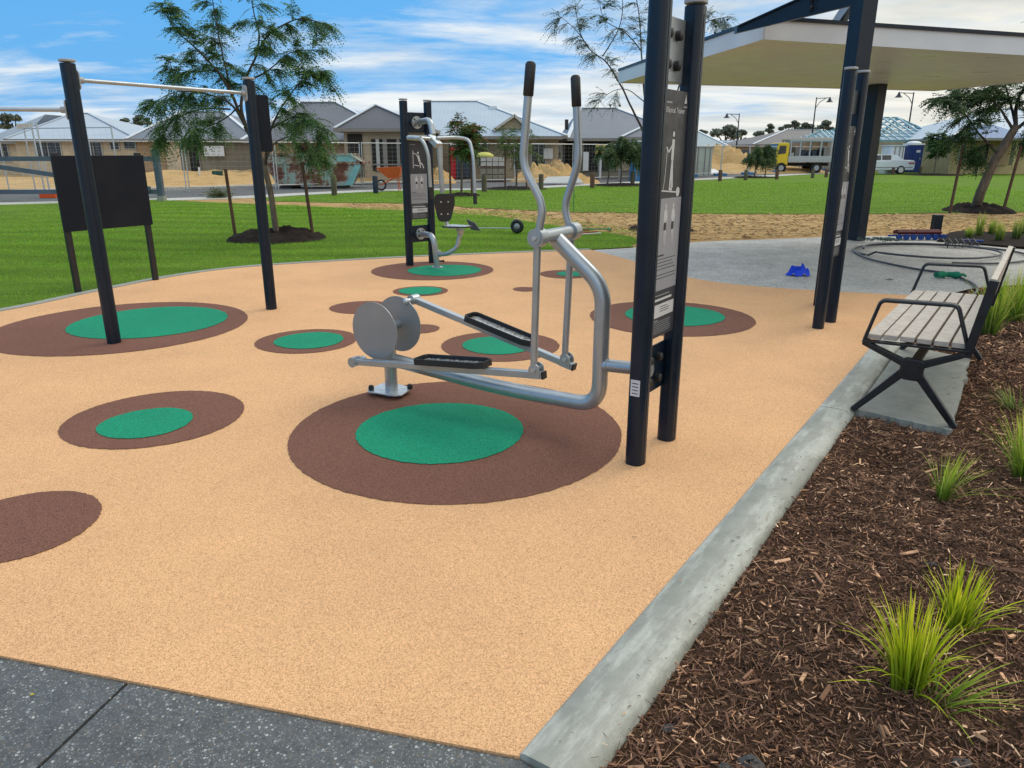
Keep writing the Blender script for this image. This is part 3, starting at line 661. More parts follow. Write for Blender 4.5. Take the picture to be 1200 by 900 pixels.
# pedal arms
def pedal_arm(s, cr, pv, gr):
    n = s*.198
    A, B = E(*cr, n), E(*pv, n)
    m = MB(); d = (B-A).normalized(); up = En.cross(d) if True else None
    m.bar(A, B+d*.060, .044, .040, Vector((0, 0, 1))); arm = m.build('pedal_arm', 'silver', et, bevel=.004)
    m = MB(); m.tube([A-En*.034*1, A+En*.034*1], .034, 18); m.build('crank_bearing', 'silver', arm)
    m = MB(); m.tube([A-En*s*.085, A-En*s*.034], .017, 12); m.dome(A-En*s*.078+Vector((0, 0, .0)), .024, -En*s, 12, 3); m.build('crank_pin', 'galv', arm)
    m = MB(); m.bar(B+d*.060, B+d*.072, .046, .042); m.build('end_plug', 'rubber_black', arm)
    Zl = d.cross(En); Zl = Zl if Zl.z > 0 else -Zl
    # bracket: side cheeks with rounded heads
    m = MB(); q0 = B+d*.015
    for t in (-.030, .022):
        pts = [q0+En*t-d*.038+Zl*(-.018), q0+En*t+d*.038+Zl*(-.018)]
        for k in range(9):
            an = math.pi*k/8; pts.append(q0+En*t+Vector((0, 0, 1))*.035+d*math.cos(an)*.034+Vector((0, 0, 1))*math.sin(an)*.034)
        m.prism(pts, En*.008)
    br = m.build('pivot_bracket', 'silver', arm)
    m = MB(); c = q0+Vector((0, 0, .035)); m.tube([c-En*.044, c+En*.044], .015, 6); m.build('pivot_bolt', 'galv', br)
    # pedal tray: black rim and treadplate floor
    a0, a1 = gr; L = (B-A).length; c = A+d*((a0+a1)/2*L)+Zl*.040; hl = (a1-a0)/2*L; hw = .073
    Sx, Sy = d, En; out, inn = [], []
    prof_ = [(-hl, -.65*hw), (-hl*.93, -hw), (hl*.80, -hw), (hl, -.62*hw), (hl, .62*hw), (hl*.80, hw), (-hl*.93, hw), (-hl, .65*hw)]
    def P(x, y, z): return c+Sx*x+Sy*y+Zl*z
    m = MB(); k = len(prof_); rows = [(1.0, -.014), (1.0, .020), (.985, .024), (.90, .024), (.88, .018), (.88, -.004)]
    vs = []
    for f_, z in rows: vs += [P(x-(0 if f_ == 1 else math.copysign((1-f_)*hw*1.0, x)), y*f_, z) for x, y in prof_]
    m.add(vs, [(r*k+i, r*k+(i+1) % k, (r+1)*k+(i+1) % k, (r+1)*k+i) for r in range(len(rows)-1) for i in range(k)]+[tuple(range(k-1, -1, -1))])
    ped = m.build('pedal', 'rubber_black', et)
    m = MB(); m.prism([P(x*.93, y*.86, -.004) for x, y in prof_], Zl*.004)
    for i in range(13):
        for j in range(4):
            x = -hl*.84+i*hl*1.68/12; y = -hw*.62+j*hw*1.24/3; an = .75 if (i+j) % 2 else -.75
            m.box(P(x, y, .0015), (.022, .005, .004), Sx*math.cos(an)+Sy*math.sin(an), -Sx*math.sin(an)+Sy*math.cos(an), Zl)
    m.build('tread', 'steel', ped)
    return c
pedal_arm(-1, (2.035, .265), (.655, .395), (.40, .775)); pedal_arm(1, (1.835, .640), (.665, .365), (.38, .80))
# lever arms
def lever(s, pts_top, low):
    n = s*.198; m = MB()
    up = [E(a, z, n) for a, z in pts_top]
    m.tube([E(low[0], low[1]+.03, n), E(.640, 1.155, n)], .0205, 16)
    m.tube(arc_path(up, .07, 6), .0215, 16); lv = m.build('lever_arm', 'silver', et)
    top = up[-1]; d = (up[-1]-up[-2]).normalized(); m = MB(); m.tube([top-d*.155, top-d*.15, top-d*.004, top], [.022, .027, .027, .024], 16); m.dome(top, .024, d, 16, 3, .5); m.build('grip', 'rubber_black', lv)
lever(-1, [(.640, 1.155), (.605, 1.33), (.735, 1.53), (.690, 2.025)], (.655, .42)); lever(1, [(.640, 1.155), (.695, 1.29), (.605, 1.545), (.640, 1.99)], (.665, .39))

# ---- chest press
cm = Vector((-1.355, 11.0, 0)); cw = Vector((.72, .69, 0)).normalized(); ca_ = Vector((cw.y, -cw.x, 0))
ch = thing('chest_press', 'seated chest press machine with black seat pads beyond the trainer', 'exercise machine', cm)
cA, cB = cm-cw*.21, cm+cw*.21
for p in (cA, cB): post(ch, p.x, p.y, 2.29, ca_, cw)
presser = [('l', (.22, .88), (.22, .66), .03), ('o', .50, .85, .05), ('l', (.50, .82), (.58, .74), .11), ('l', (.22, .85), (.42, .83), .03), ('l', (.42, .83), (.50, .78), .035), ('l', (.58, .735), (.74, .70), .06), ('l', (.74, .70), (.80, .655), .05), ('l', (.58, .735), (.62, .66), .05), ('l', (.26, .70), (.54, .685), .03)]
sign_face(ch, cA+cw*.052+ca_*.012, cw, ca_, .316, .66, 1.75, None, presser)
def chplate(z0, z1):
    c = cm+ca_*(-.01); m = MB(); m.rbox((c.x, c.y, (z0+z1)/2), (.32, z1-z0, .012), .006, cw, (0, 0, 1), ca_); return m.build('mounting_plate', 'navy', ch)
pl1, pl2 = chplate(1.86, 2.13), chplate(.33, .57)
def CP(a, z, n=0): return cm+ca_*a+cw*n+Vector((0, 0, z))
for z, pl_ in ((1.995, pl1), (.45, pl2)):
    m = MB(); m.tube([CP(.0, z), CP(.022, z)], .085, 24); fl_ = m.build('flange', 'silver', pl_)
    for k in range(4):
        an = math.pi/4+k*math.pi/2; c = CP(.022, z+.06*math.sin(an), .06*math.cos(an)); m = MB(); m.dome(c, .014, ca_, 8, 2, .8); m.build('flange_bolt', 'rubber_black', fl_)
m = MB(); m.box(CP(.03, 1.79, -.02), (.30, .10, .07), cw, ca_); m.build('stop_box', 'silver', ch, bevel=.005)
J = at(513, 165, 10.50)
top = [CP(.02, 1.995), at(504, 140.5, 10.66), at(507.5, 158, 10.60)]
m = MB(); m.tube(arc_path(top, .12, 8), .042, 16); m.tube([at(514, 168, 10.50), at(518.5, 226, 10.52)], .034, 14); m.build('upper_tube', 'silver', ch)
m = MB(); m.bar(at(504, 160, 10.56), at(514.5, 171, 10.46), .12, .075, (0, 0, 1)); m.build('pivot_block', 'silver', ch, bevel=.01)
for nm, pts in (('l', [at(505, 162, 10.58), at(479, 160.5, 10.30), at(478, 161, 10.30)]),):
    pass
def arm_(pts, rad):
    m = MB(); m.tube(arc_path(pts, rad, 8), .024, 12); a_ = m.build('press_arm', 'silver', ch)
    d = (pts[-1]-pts[-2]).normalized(); m = MB(); m.tube([pts[-1]-d*.02, pts[-1]+d*.13], .027, 12); m.build('grip', 'rubber_black', a_)
arm_([at(507, 163, 10.52), at(479, 160.5, 10.20), at(495, 163, 10.05), at(502, 180, 10.02), at(504.5, 221, 10.05)], [.01, .09, .14])
arm_([at(512, 162, 10.52), at(536, 161, 10.72), at(550, 163.5, 10.70), at(554.5, 182, 10.60), at(556.5, 228, 10.58)], [.1, .12, .14])
m = MB(); m.tube([at(478, 161.5, 10.2), at(493, 162.5, 10.06)], .030, 12); m.build('arm_sleeve', 'silver', ch)
foot = V2(G(512.5, 314)); fx = foot
lowp = [CP(.02, .45), at(508, 276, 10.60), V2((fx.x, fx.y), .02)]
m = MB(); m.tube(arc_path(lowp, .16, 8), .042, 16); m.build('lower_tube', 'silver', ch)
m = MB(); m.tube([(fx.x, fx.y, 0), (fx.x, fx.y, .014)], .085, 20); m.dome((fx.x+.05, fx.y-.05, .014), .02); m.dome((fx.x-.06, fx.y-.03, .014), .02); m.build('foot_plate', 'galv', ch)
st = [Vector((fx.x+.01, fx.y, .19)), at(525, 297.5, 10.38), at(536, 290, 10.36), at(539.5, 270, 10.36)]
m = MB(); m.tube(arc_path(st, [.06, .09], 6), [.03]*len(arc_path(st, [.06, .09], 6)), 14)
m.tube([st[0]-Vector((0, 0, .03)), st[0]+Vector((0, 0, .06))], .052, 14); m.tube([at(539.5, 276, 10.36), at(539.5, 268.5, 10.36)], [.035, .058], 14); m.build('seat_tube', 'silver', ch)
m = MB(); k = Vector((fx.x+.085, fx.y-.0, .10)); m.tube([Vector((fx.x+.02, fx.y, .10)), k], .012, 8); m.dome(k, .022, (1, 0, 0), 10, 3); m.build('adjusting_knob', 'rubber_black', ch)
# seat pad and back pad
sc_ = at(535.5, 266, 10.36); sa = Vector((.93, -.36, 0)).normalized(); sb = Vector((.36, .93, 0)).normalized()
def rounded(pts, r, n=5): 
    q_ = arc_path([pts[-1].lerp(pts[0], .5)]+list(pts)+[pts[-1].lerp(pts[0], .5)], r, n); return q_[:-1]
pts = rounded([sc_+sa*.20+sb*.11, sc_-sa*.18+sb*.17, sc_-sa*.18-sb*.17, sc_+sa*.20-sb*.11], .08)
m = MB(); m.prism(pts, (0, 0, .016)); seat = m.build('seat', 'rubber_black', ch, bevel=.004)
m = MB(); m.prism([sc_+(p-sc_)*.86+Vector((0, 0, .0165)) for p in pts], (0, 0, .004)); m.build('seat_pad', 'galv', seat)
bc = at(521, 243.5, 10.44); X_ = Vector((.98, .2, 0)).normalized(); Z_ = Vector((.03, -.05, 1)).normalized(); Y_ = Z_.cross(X_)
pts = rounded([bc+X_*.135+Z_*.19, bc-X_*.135+Z_*.19, bc-X_*.145+Z_*.06, bc-X_*.085-Z_*.19, bc+X_*.085-Z_*.19, bc+X_*.145+Z_*.06], .06)
m = MB(); m.prism(pts, -Y_*-.022); back = m.build('backrest', 'rubber_black', ch, bevel=.006)
for a, b in ((-.05, .08), (.05, .08), (-.045, -.085), (.045, -.085)):
    c = bc+X_*a+Z_*b; m = MB(); m.tube([c-Y_*.004, c+Y_*.026], .011, 8); m.build('screw', 'galv', back)
m = MB(); m.bar(at(521, 256, 10.50), at(526, 267, 10.46), .05, .03); m.bar(at(526, 267, 10.46), at(536, 267.5, 10.40), .05, .02); m.build('back_bracket', 'silver', ch)

# ---- pull-up bars
A, B = Vector((-3.49, 6.25, 0)), Vector((-2.57, 7.72, 0)); d = (B-A).normalized(); pn = Vector((d.y, -d.x, 0))
pu = thing('pull_up_station', 'navy posts with silver pull up bars at two heights on the left', 'pull up bars', (A.x, A.y, 0))
for p in (A, B): post(pu, p.x, p.y, 2.28, pn, d)
d2 = Vector((-.985, -.17, 0)).normalized(); C = A+d2*1.75; post(pu, C.x, C.y, 2.10, Vector((d2.y, -d2.x, 0)), d2)
def pbar(a, b, z, da):
    m = MB(); a_ = a+da*.054+Vector((0, 0, z)); b_ = b-da*.054+Vector((0, 0, z)); m.tube([a_, b_], .0165, 14); br = m.build('bar', 'silver', pu)
    for e_, s in ((a_, 1), (b_, -1)):
        m = MB(); sd_ = Vector((da.y, -da.x, 0)); m.rbox(e_+da*s*.006, (.066, .15, .012), .03, sd_, (0, 0, 1), da, n=5); m.tube([e_+da*s*.012, e_+da*s*.05], .025, 14)
        fl_ = m.build('bar_flange', 'capgrey', br)
pbar(A, B, 2.145, d); pbar(A, C, 1.92, d2)
m = MB(); bc_ = B+Vector((.075, .085, 1.87)); m.rbox(bc_, (.14, .54, .03), .02, (.86, .5, 0), (0, 0, 1), (.5, -.86, 0), n=4); m.build('info_board', 'blackboard', pu)

# ---- twin-post station in front of the shelter
sA = Vector((2.915, 6.83, 0)); sB = Vector((3.145, 7.10, 0)); sU = (sB-sA).normalized(); sV = Vector((sU.y, -sU.x, 0))
sn = thing('sign_station', 'navy twin posts with grey caps and narrow sign in front of the shelter', 'fitness sign', (sA+sB)/2)
for p in (sA, sB): post(sn, p.x, p.y, 2.28, sV, sU)
sign_face(sn, sA+sU*.05+sV*.012, sU, sV, (sB-sA).length-.10, .66, 1.82, None, presser)
m = MB(); c = (sA+sB)/2; m.rbox((c.x, c.y, 2.02), ((sB-sA).length-.085, .2, .012), .006, sU, (0, 0, 1), sV); m.build('mounting_plate', 'navy', sn)

# ---- black sign board on the lawn, seen from behind
s1, s2 = Vector((-5.20, 8.72, -.02)), Vector((-4.67, 9.58, -.02)); sd_ = (s2-s1).normalized(); sN = Vector((sd_.y, -sd_.x, 0))
bd = thing('sign_board', 'black two legged sign board seen from behind on the lawn', 'sign', (s1+s2)/2)
for s in (s1, s2):
    m = MB(); m.rbox(s+Vector((0, 0, .79)), (.07, .05, 1.64), .008, sd_, sN); m.build('leg', 'black', bd)
m = MB(); m.rbox((s1+s2)/2+sN*.035+Vector((0, 0, 1.155)), ((s2-s1).length+.10, .85, .018), .006, sd_, (0, 0, 1), sN); m.build('panel', 'blackboard', bd)

# ---- bench
F0 = Vector((2.23, 4.49, .004)); bV = Vector((.815, -.58, 0)).normalized(); bU = Vector((-bV.y, bV.x, 0))
def Bp(s, z, t=0.0): return F0+bV*s+bU*t+Vector((0, 0, z))
be = thing('park_bench', 'timber slat bench with black metal X legs and looped armrests', 'bench', F0+bV*.27+bU*.95)
def flatbar(m, pts, wd, th):
    """flat steel strip bent along pts (in the s,z plane), wd along the bench"""
    for a, b in zip(pts[:-1], pts[1:]): m.bar(a, b, wd, th, (0, 0, 1) if abs((b-a).normalized().z) < .9 else bV)
for t in (0.0, 1.88):
    ins = 0.0
    m = MB()
    def Q(s, z): return Bp(s, z, t)
    # cast X frame
    def limb(a, b, w0, w1):
        A_, B_ = Vector(a), Vector(b); dr = (B_-A_).normalized(); sdv = dr.cross(bU).normalized()
        m.prism([A_+sdv*w0/2-bU*.022, B_+sdv*w1/2-bU*.022, B_-sdv*w1/2-bU*.022, A_-sdv*w0/2-bU*.022], bU*.044)
    limb(Q(.235, .30), Q(-.02, .0), .052, .036); limb(Q(.315, .30), Q(.56, .0), .052, .036)
    limb(Q(.235, .355), Q(-.015, .455), .044, .032); limb(Q(.325, .355), Q(.54, .455), .044, .032)
    m.prism([Q(.215, .27)-bU*.026, Q(.245, .255)-bU*.026, Q(.315, .255)-bU*.026, Q(.345, .27)-bU*.026, Q(.345, .375)-bU*.026, Q(.32, .39)-bU*.026, Q(.24, .39)-bU*.026, Q(.215, .375)-bU*.026], bU*.052)
    m.build('leg_frame', 'black', be, bevel=.006)
    m = MB(); m.bar(Q(-.02, .462), Q(.56, .478), .05, .014); m.build('seat_bracket', 'black', be, bevel=.003)
    m = MB(); pth = arc_path([Q(-.012, .465), Q(.052, .728), Q(.462, .742), Q(.548, .50)], [.035, .035], 5)
    m.tube(pth, .0145, 4, flat=(1.5, .55)); m.build('armrest', 'black', be)
    m = MB(); m.prism([Q(.515, .44)-bU*.02, Q(.575, .45)-bU*.02, Q(.625, .90)-bU*.02, Q(.575, .915)-bU*.02, Q(.53, .66)-bU*.02], bU*.04) if False else m.prism([Q(.525, .44)-bU*.018, Q(.575, .44)-bU*.018, Q(.640, .90)-bU*.018, Q(.590, .905)-bU*.018], bU*.036)
    m.build('back_support', 'black', be, bevel=.003)
m = MB(); m.bar(Bp(.28, .345, .02), Bp(.28, .345, 1.86), .05, .03); m.build('cross_rail', 'black', be)
m = MB(); m.bar(Bp(.0, .470, .03), Bp(.0, .470, 1.85), .012, .03); m.bar(Bp(.28, .462, .03), Bp(.28, .462, 1.85), .03, .01); m.build('seat_rail', 'black', be)
for i in range(6):
    s = .042+i*.092; z = .493+.004*math.sin(i)+.003*i
    m = MB(); m.rbox(Bp(s, z, .94), (.078, 1.88, .030), .004, bV, bU, n=2); m.build('seat_slat', 'slat', be)
for i in range(3):
    z = .60+i*.12; s = .547+(z-.44)*.14
    nB = Vector((bV.x*.99, bV.y*.99, -.14)); zB = Vector((bV.x*.14, bV.y*.14, .99))
    for (t0, t1) in ((-.0, .935), (.945, 1.88)):
        m = MB(); m.rbox(Bp(s+.0, z+.02, (t0+t1)/2), (.032, t1-t0, .10), .004, nB, bU, zB, n=2); m.build('back_slat', 'slat', be)

# ---- shelter
sh = thing('picnic_shelter', 'flat white edged shelter roof on navy steel columns', 'shelter', (4.6, 11, 0))
def W(px, py, h): g = G(px, py, h); return Vector((g[0], g[1], h))
Nc, Lc, Fc, Rc = W(895, 45, 2.80), W(725.5, 96.5, 2.78), W(1095, 106, 2.74), None
Rc = at(1400, 76, 9.9); Lc2 = W(800, 98.6, 2.75)
Mc = Nc.lerp(Rc, .5)
ringb = [Nc, Rc, Vector((Rc.x+1.2, Rc.y+2.4, Rc.z)), Fc+Vector((.0, 0, 0)), Lc2, Lc]
ringb = [Nc, Rc, Fc, Lc2, Lc]
cen = sum(ringb, Vector())/len(ringb)+Vector((0, 0, .05)); cen = Vector((4.6, 11.3, 2.80))
m = MB(); 
for a, b in zip(ringb, ringb[1:]+ringb[:1]): m.add([a, cen, b], [(0, 1, 2)])
m.build('soffit', 'soffit', sh)
m = MB()
for a, b in zip(ringb, ringb[1:]+ringb[:1]):
    nrm = Vector(((b-a).y, -(b-a).x, 0)).normalized(); nrm = nrm if nrm.dot((a+b)/2-cen) > 0 else -nrm
    a1, b1 = a-(b-a).normalized()*.0, b
    m.prism([a1-Vector((0, 0, .012)), b1-Vector((0, 0, .012)), b1+Vector((0, 0, .185)), a1+Vector((0, 0, .185))], nrm*.012)
m.build('fascia', 'fascia', sh)
m = MB(); up_ = Vector((0, 0, .19)); top_c = cen+Vector((0, .3, .45))
rt = [p+(Vector((p.x-cen.x, p.y-cen.y, 0)).normalized()*.04)+up_ for p in ringb]
for a, b in zip(rt, rt[1:]+rt[:1]): m.add([a, b, top_c], [(0, 1, 2)]); m.prism([a-Vector((0, 0, .004)), b-Vector((0, 0, .004)), b+Vector((0, 0, .035)), a+Vector((0, 0, .035))], Vector((0.004, -.01, 0)))
m.build('roof_sheet', 'navy', sh)
c1 = at(1003, 80, 7.86); c1.z = 0; c2_ = Vector((6.57, 14.19, 0))
def column(p, h, X, wx, wy):
    X = Vector(X).normalized(); Y = Vector((-X.y, X.x, 0)); m = MB()
    for s in (-1, 1): m.box(p+Y*s*(wy/2-.006)+Vector((0, 0, h/2-.02)), (wx, .012, h+.04), X, Y)
    m.box(p+Vector((0, 0, h/2-.02)), (.012, wy-.024, h+.04), X, Y); 
    for s in (-1, 1): m.box(p+X*s*(wx/2-.004)+Vector((0, 0, h/2-.02)), (.008, wy-.026, h+.03), X, Y)
    m.build('column', 'navy', sh)
column(c1, 3.28, (.95, .3, 0), .17, .17); column(c2_, 2.78, (.9, .4, 0), .21, .24)
m = MB(); t0 = c1+Vector((0, 0, 3.10)); t1 = W(905, 20, 3.02); t1 = at(862, 36, 8.9)
dB = (t1-t0); m.prism([t0+Vector((0, -.05, -.13)), t0+Vector((0, -.05, .17)), t1+Vector((0, -.05, .03)), t1+Vector((0, -.05, -.03))], (0, .10, 0))
m.prism([t0+Vector((0, -.09, .17)), t0+Vector((0, -.09, .185)), t1+Vector((0, -.09, .045)), t1+Vector((0, -.09, .03))], (0, .18, 0))
mid = t0.lerp(t1, .42); m.box(mid+Vector((0, 0, .02)), (.016, .19, .15), (1, .2, 0), (-.2, 1, 0)); m.build('rafter_beam', 'navy', sh)
m = MB(); m.bar(t0+Vector((0, 0, .05)), cen+Vector((0, .2, .5)), .1, .16); m.build('main_beam', 'navy', sh)
mm_ = t0.lerp(t1, .42)
for z in (.05, -.02): m = MB(); m.dome(mm_+Vector((.0, -.12, z)), .022, (0, -1, 0), 8, 2); m.build('beam_bolt', 'black', sh)
bo = MB(); b0 = V2(G(1095, 277)); bo.rbox(b0+Vector((0, 0, .20)), (.15, .15, .44), .01, (1, .1, 0), (-.1, 1, 0)); o = bo.build('bollard', 'navy'); tag(o, 'short dark navy square bollard at the edge of the pale path', 'bollard')

# ---- things lying on the pale path
def loop(c, rx, ry, z, a0, a1, n=90, ph=0, wob_=.03): return [Vector((c[0]+rx*math.cos(t)*(1+wob_*math.sin(2*t+ph)), c[1]+ry*math.sin(t)*(1+wob_*math.sin(3*t+ph)), z)) for t in [a0+(a1-a0)*k/n for k in range(n+1)]]
hs_c = (7.02, 12.15)
h1 = loop(hs_c, 1.33, 1.18, .02, -1.9, 3.4); h2 = loop((6.95, 12.3), 1.02, .98, .045, 3.4, 9.2, ph=1); tail = [V2(G(1001, 296), .03), V2(G(1020, 305), .016), V2(G(1070, 316), .016), V2(G(1110, 322), .016), V2(G(1140, 334), .016), V2(G(1143, 345), .016), V2(G(1120, 352), .016)]
m = MB(); m.tube(h1+h2, .017, 8); tp_ = smooth_line([(p.x, p.y) for p in tail], 6); m.tube([Vector((x, y, .016)) for x, y in tp_], .016, 8)
tag(m.build('hose', pm('grey black hose', (.05, .055, .065), (.085, .09, .10), 12, .42)), 'dark grey hose coiled in wide loops on the pale path', 'hose')
def crumple(name, c, size, hgt, mat, label, cat, seed):
    n = 22; vs = []; mb = MB()
    for j in range(n+1):
        for i in range(n+1):
            x, y = i/n*2-1, j/n*2-1; r = math.sqrt(x*x+y*y); e_ = max(0, 1-r**2.4)
            nz = mnoise.noise((x*2.6+seed, y*2.6, 1)); nf = abs(mnoise.noise((x*5+seed, y*5, 4)))
            vs.append(Vector((c[0]+size[0]*(x+.22*mnoise.noise((y*2, x*2, seed))), c[1]+size[1]*(y+.2*nz), .003+hgt*e_*(.55+.9*nz+.7*nf))))
    fs = [(j*(n+1)+i, j*(n+1)+i+1, (j+1)*(n+1)+i+1, (j+1)*(n+1)+i) for j in range(n) for i in range(n) if math.hypot((i+.5)/n*2-1, (j+.5)/n*2-1) < .98+.12*math.sin(7*math.atan2(j-n/2, i-n/2)+seed)]
    mb.add(vs, fs, True); o = mb.build(name, mat); return tag(o, label, cat)
bcx = G(937, 323); crumple('cloth', (bcx[0], bcx[1]+.06), (.17, .13), .15, flat('bright blue cloth', (.006, .055, .62), .6), 'crumpled bright blue cloth lying on the pale path', 'cloth', 2.2)
gl = G(1110, 326)
gv = thing('work_gloves', 'green work gloves lying on the path behind the bench', 'gloves', (gl[0], gl[1], 0))
M['glove'] = flat('green knit', (.004, .16, .085), .75)
for k, (ox, oy, an) in enumerate(((-.07, .02, .4), (.10, -.01, -.5))):
    m = MB(); c = Vector((gl[0]+ox, gl[1]+oy, .045)); dx = Vector((math.cos(an), math.sin(an), 0)); dy = Vector((-dx.y, dx.x, 0))
    m.tube([c-dx*.10, c-dx*.05, c+dx*.02, c+dx*.05], [.045, .045, .060, .045], 10, flat=(1, .8))
    for i in range(4):
        f0 = c+dx*.045+dy*(.03-.02*i); m.tube([f0, f0+dx*.035+Vector((0, 0, .012)), f0+dx*.075+dy*(.012-.008*i)+Vector((0, 0, -.006))], [.017, .016, .012], 7)
    m.tube([c-dx*.01+dy*.035, c+dx*.02+dy*.065, c+dx*.045+dy*.075], [.013, .012, .009], 7); m.build('glove', 'glove', gv)
lf = G(1041, 328); m = MB(); m.poly([(lf[0]-.05, lf[1], .004), (lf[0], lf[1]-.025, .012), (lf[0]+.07, lf[1]-.01, .006), (lf[0]+.03, lf[1]+.03, .014)]); tag(m.build('leaf', 'barkdark'), 'small dry brown leaf on the pale path', 'leaf')
# rolled bundle, crate and level left on the path edge
M['maroon'] = flat('maroon plastic', (.11, .018, .018), .6); M['blueplastic'] = flat('blue plastic', (.012, .06, .28), .45); M['tealnet'] = flat('grey green netting', (.12, .17, .15), .9)
t0_ = V2(G(1052, 281)); t1_ = V2(G(1103, 281)); m = MB()
rl = thing('roller_frame', 'long maroon roller with blue wheels lying at the path edge', 'roller', (t0_+t1_)/2)
for k in range(3): m.tube([t0_+Vector((0, .05+.07*k, .13+.02*(k % 2))), t1_+Vector((0, .05+.07*k, .13+.02*(k % 2)))], .035, 8)
m.build('tube', 'maroon', rl)
for k in range(7):
    c = t0_.lerp(t1_, k/6)+Vector((0, -.04, .055)); m = MB(); m.tube([c-Vector((0, .02, 0)), c+Vector((0, .02, 0))], .055, 14); m.build('wheel', 'blueplastic', rl)
m = MB(); m.bar(t0_+Vector((-.2, -.0, .08)), t1_+Vector((.1, 0, .08)), .03, .03); m.build('rail', 'blueplastic', rl)
nb = V2(G(1035, 284)); m = MB()
rngp = random.Random(5)
for k in range(26):
    a_ = rngp.uniform(0, 6.28); c = nb+Vector((rngp.gauss(0, .16), rngp.gauss(0, .08), 0)); m.tube([c+Vector((.09*math.cos(a_+t), .06*math.sin(a_+t), .03+.05*abs(math.sin(t*1.3+k)))) for t in [i*.5 for i in range(9)]], .008, 5)
tag(m.build('netting', 'tealnet'), 'tangled grey green netting beside the maroon roller', 'netting')
cr = V2(G(1122, 289)); m = MB()
for k in range(6):
    x = cr.x-.28+k*.11; m.bar((x, cr.y-.18, .04), (x+.05, cr.y+.1, .13), .014, .014)
    if k < 5: m.bar((cr.x-.3, cr.y-.18+k*.07, .05+.02*k), (cr.x+.30, cr.y-.18+k*.07, .05+.02*k), .014, .014)
for k in range(5): m.bar((cr.x-.28+k*.13, cr.y-.18, .0), (cr.x-.28+k*.13, cr.y-.18, .10), .014, .014)
tag(m.build('wire_rack', 'signink'), 'grey wire rack standing on the hose loops', 'rack')
l0, l1 = V2(G(1128, 284), .03), V2(G(1152, 285), .03); m = MB(); m.bar(l0, l1, .07, .05); tag(m.build('spirit_level', 'blueplastic', bevel=.005), 'flat blue plastic length lying beside the wire rack', 'level')
# wheel and poles lying on the near lawn
tc_ = V2(G(606, 273), .0); tw = thing('wheel_axle', 'black rubber wheel with pale pole lying on the near lawn', 'wheel', tc_)
wc = tc_+Vector((0, 0, .135)); ax = Vector((.35, 1, 0)).normalized(); ring_ = []
X_ = Vector((ax.y, -ax.x, 0))
m = MB(); ty = [wc+(X_*math.cos(t)+Vector((0, 0, 1))*math.sin(t))*.105 for t in [2*math.pi*k/28 for k in range(29)]]; m.tube(ty, .040, 10, caps=False); m.build('tyre', 'rubber_black', tw)
m = MB(); m.tube([wc-ax*.03, wc-ax*.0301, wc+ax*.03], [.03, .066, .066], 20); m.build('rim', 'capgrey', tw)
m = MB(); m.tube([wc+Vector((-.05, 0, -.04)), V2(G(562, 270), .05)], .011, 8); m.build('pole', 'galv', tw)
m = MB(); e0 = V2(G(563, 272), .02); m.prism([e0, e0+Vector((-.12, .05, .16)), e0+Vector((-.30, .12, .24)), e0+Vector((-.20, .02, .03))], (0.01, .03, 0)); tag(m.build('black_sheet', 'black'), 'bent black plastic sheet on the lawn left of the wheel', 'sheet')
M['redpole'] = flat('red pole paint', (.35, .04, .04), .5); M['greenpole'] = flat('green pole paint', (.02, .20, .09), .5); M['whitepole'] = flat('white pole paint', (.6, .58, .58), .5)
for k, (a, b, mt, lab) in enumerate([((668, 270), (714, 270), 'greenpole', 'longest green rake handle on the near lawn'), ((664, 277), (700, 273), 'redpole', 'red rake handle lying beside the green one'), ((662, 279), (704, 275), 'whitepole', 'white pole lying nearest on the lawn edge'), ((660, 276), (690, 271.5), 'redpole', 'short red handle under the green pole')]):
    m = MB(); A_, B_ = V2(G(*a), .03+.012*k), V2(G(*b), .03); m.tube([A_, B_], .014, 8)
    if k == 0: m.bar(B_-Vector((0, .2, 0)), B_+Vector((0, .2, 0)), .03, .03)
    tag(m.build('rake_handle', mt), lab, 'pole')
g0 = V2(G(672, 247)); m = MB(); m.tube([g0, g0+Vector((0, 0, .95))], .012, 6); o = m.build('marker_stake', 'greenpole'); tag(o, 'thin green marker stake standing in the far lawn', 'stake')
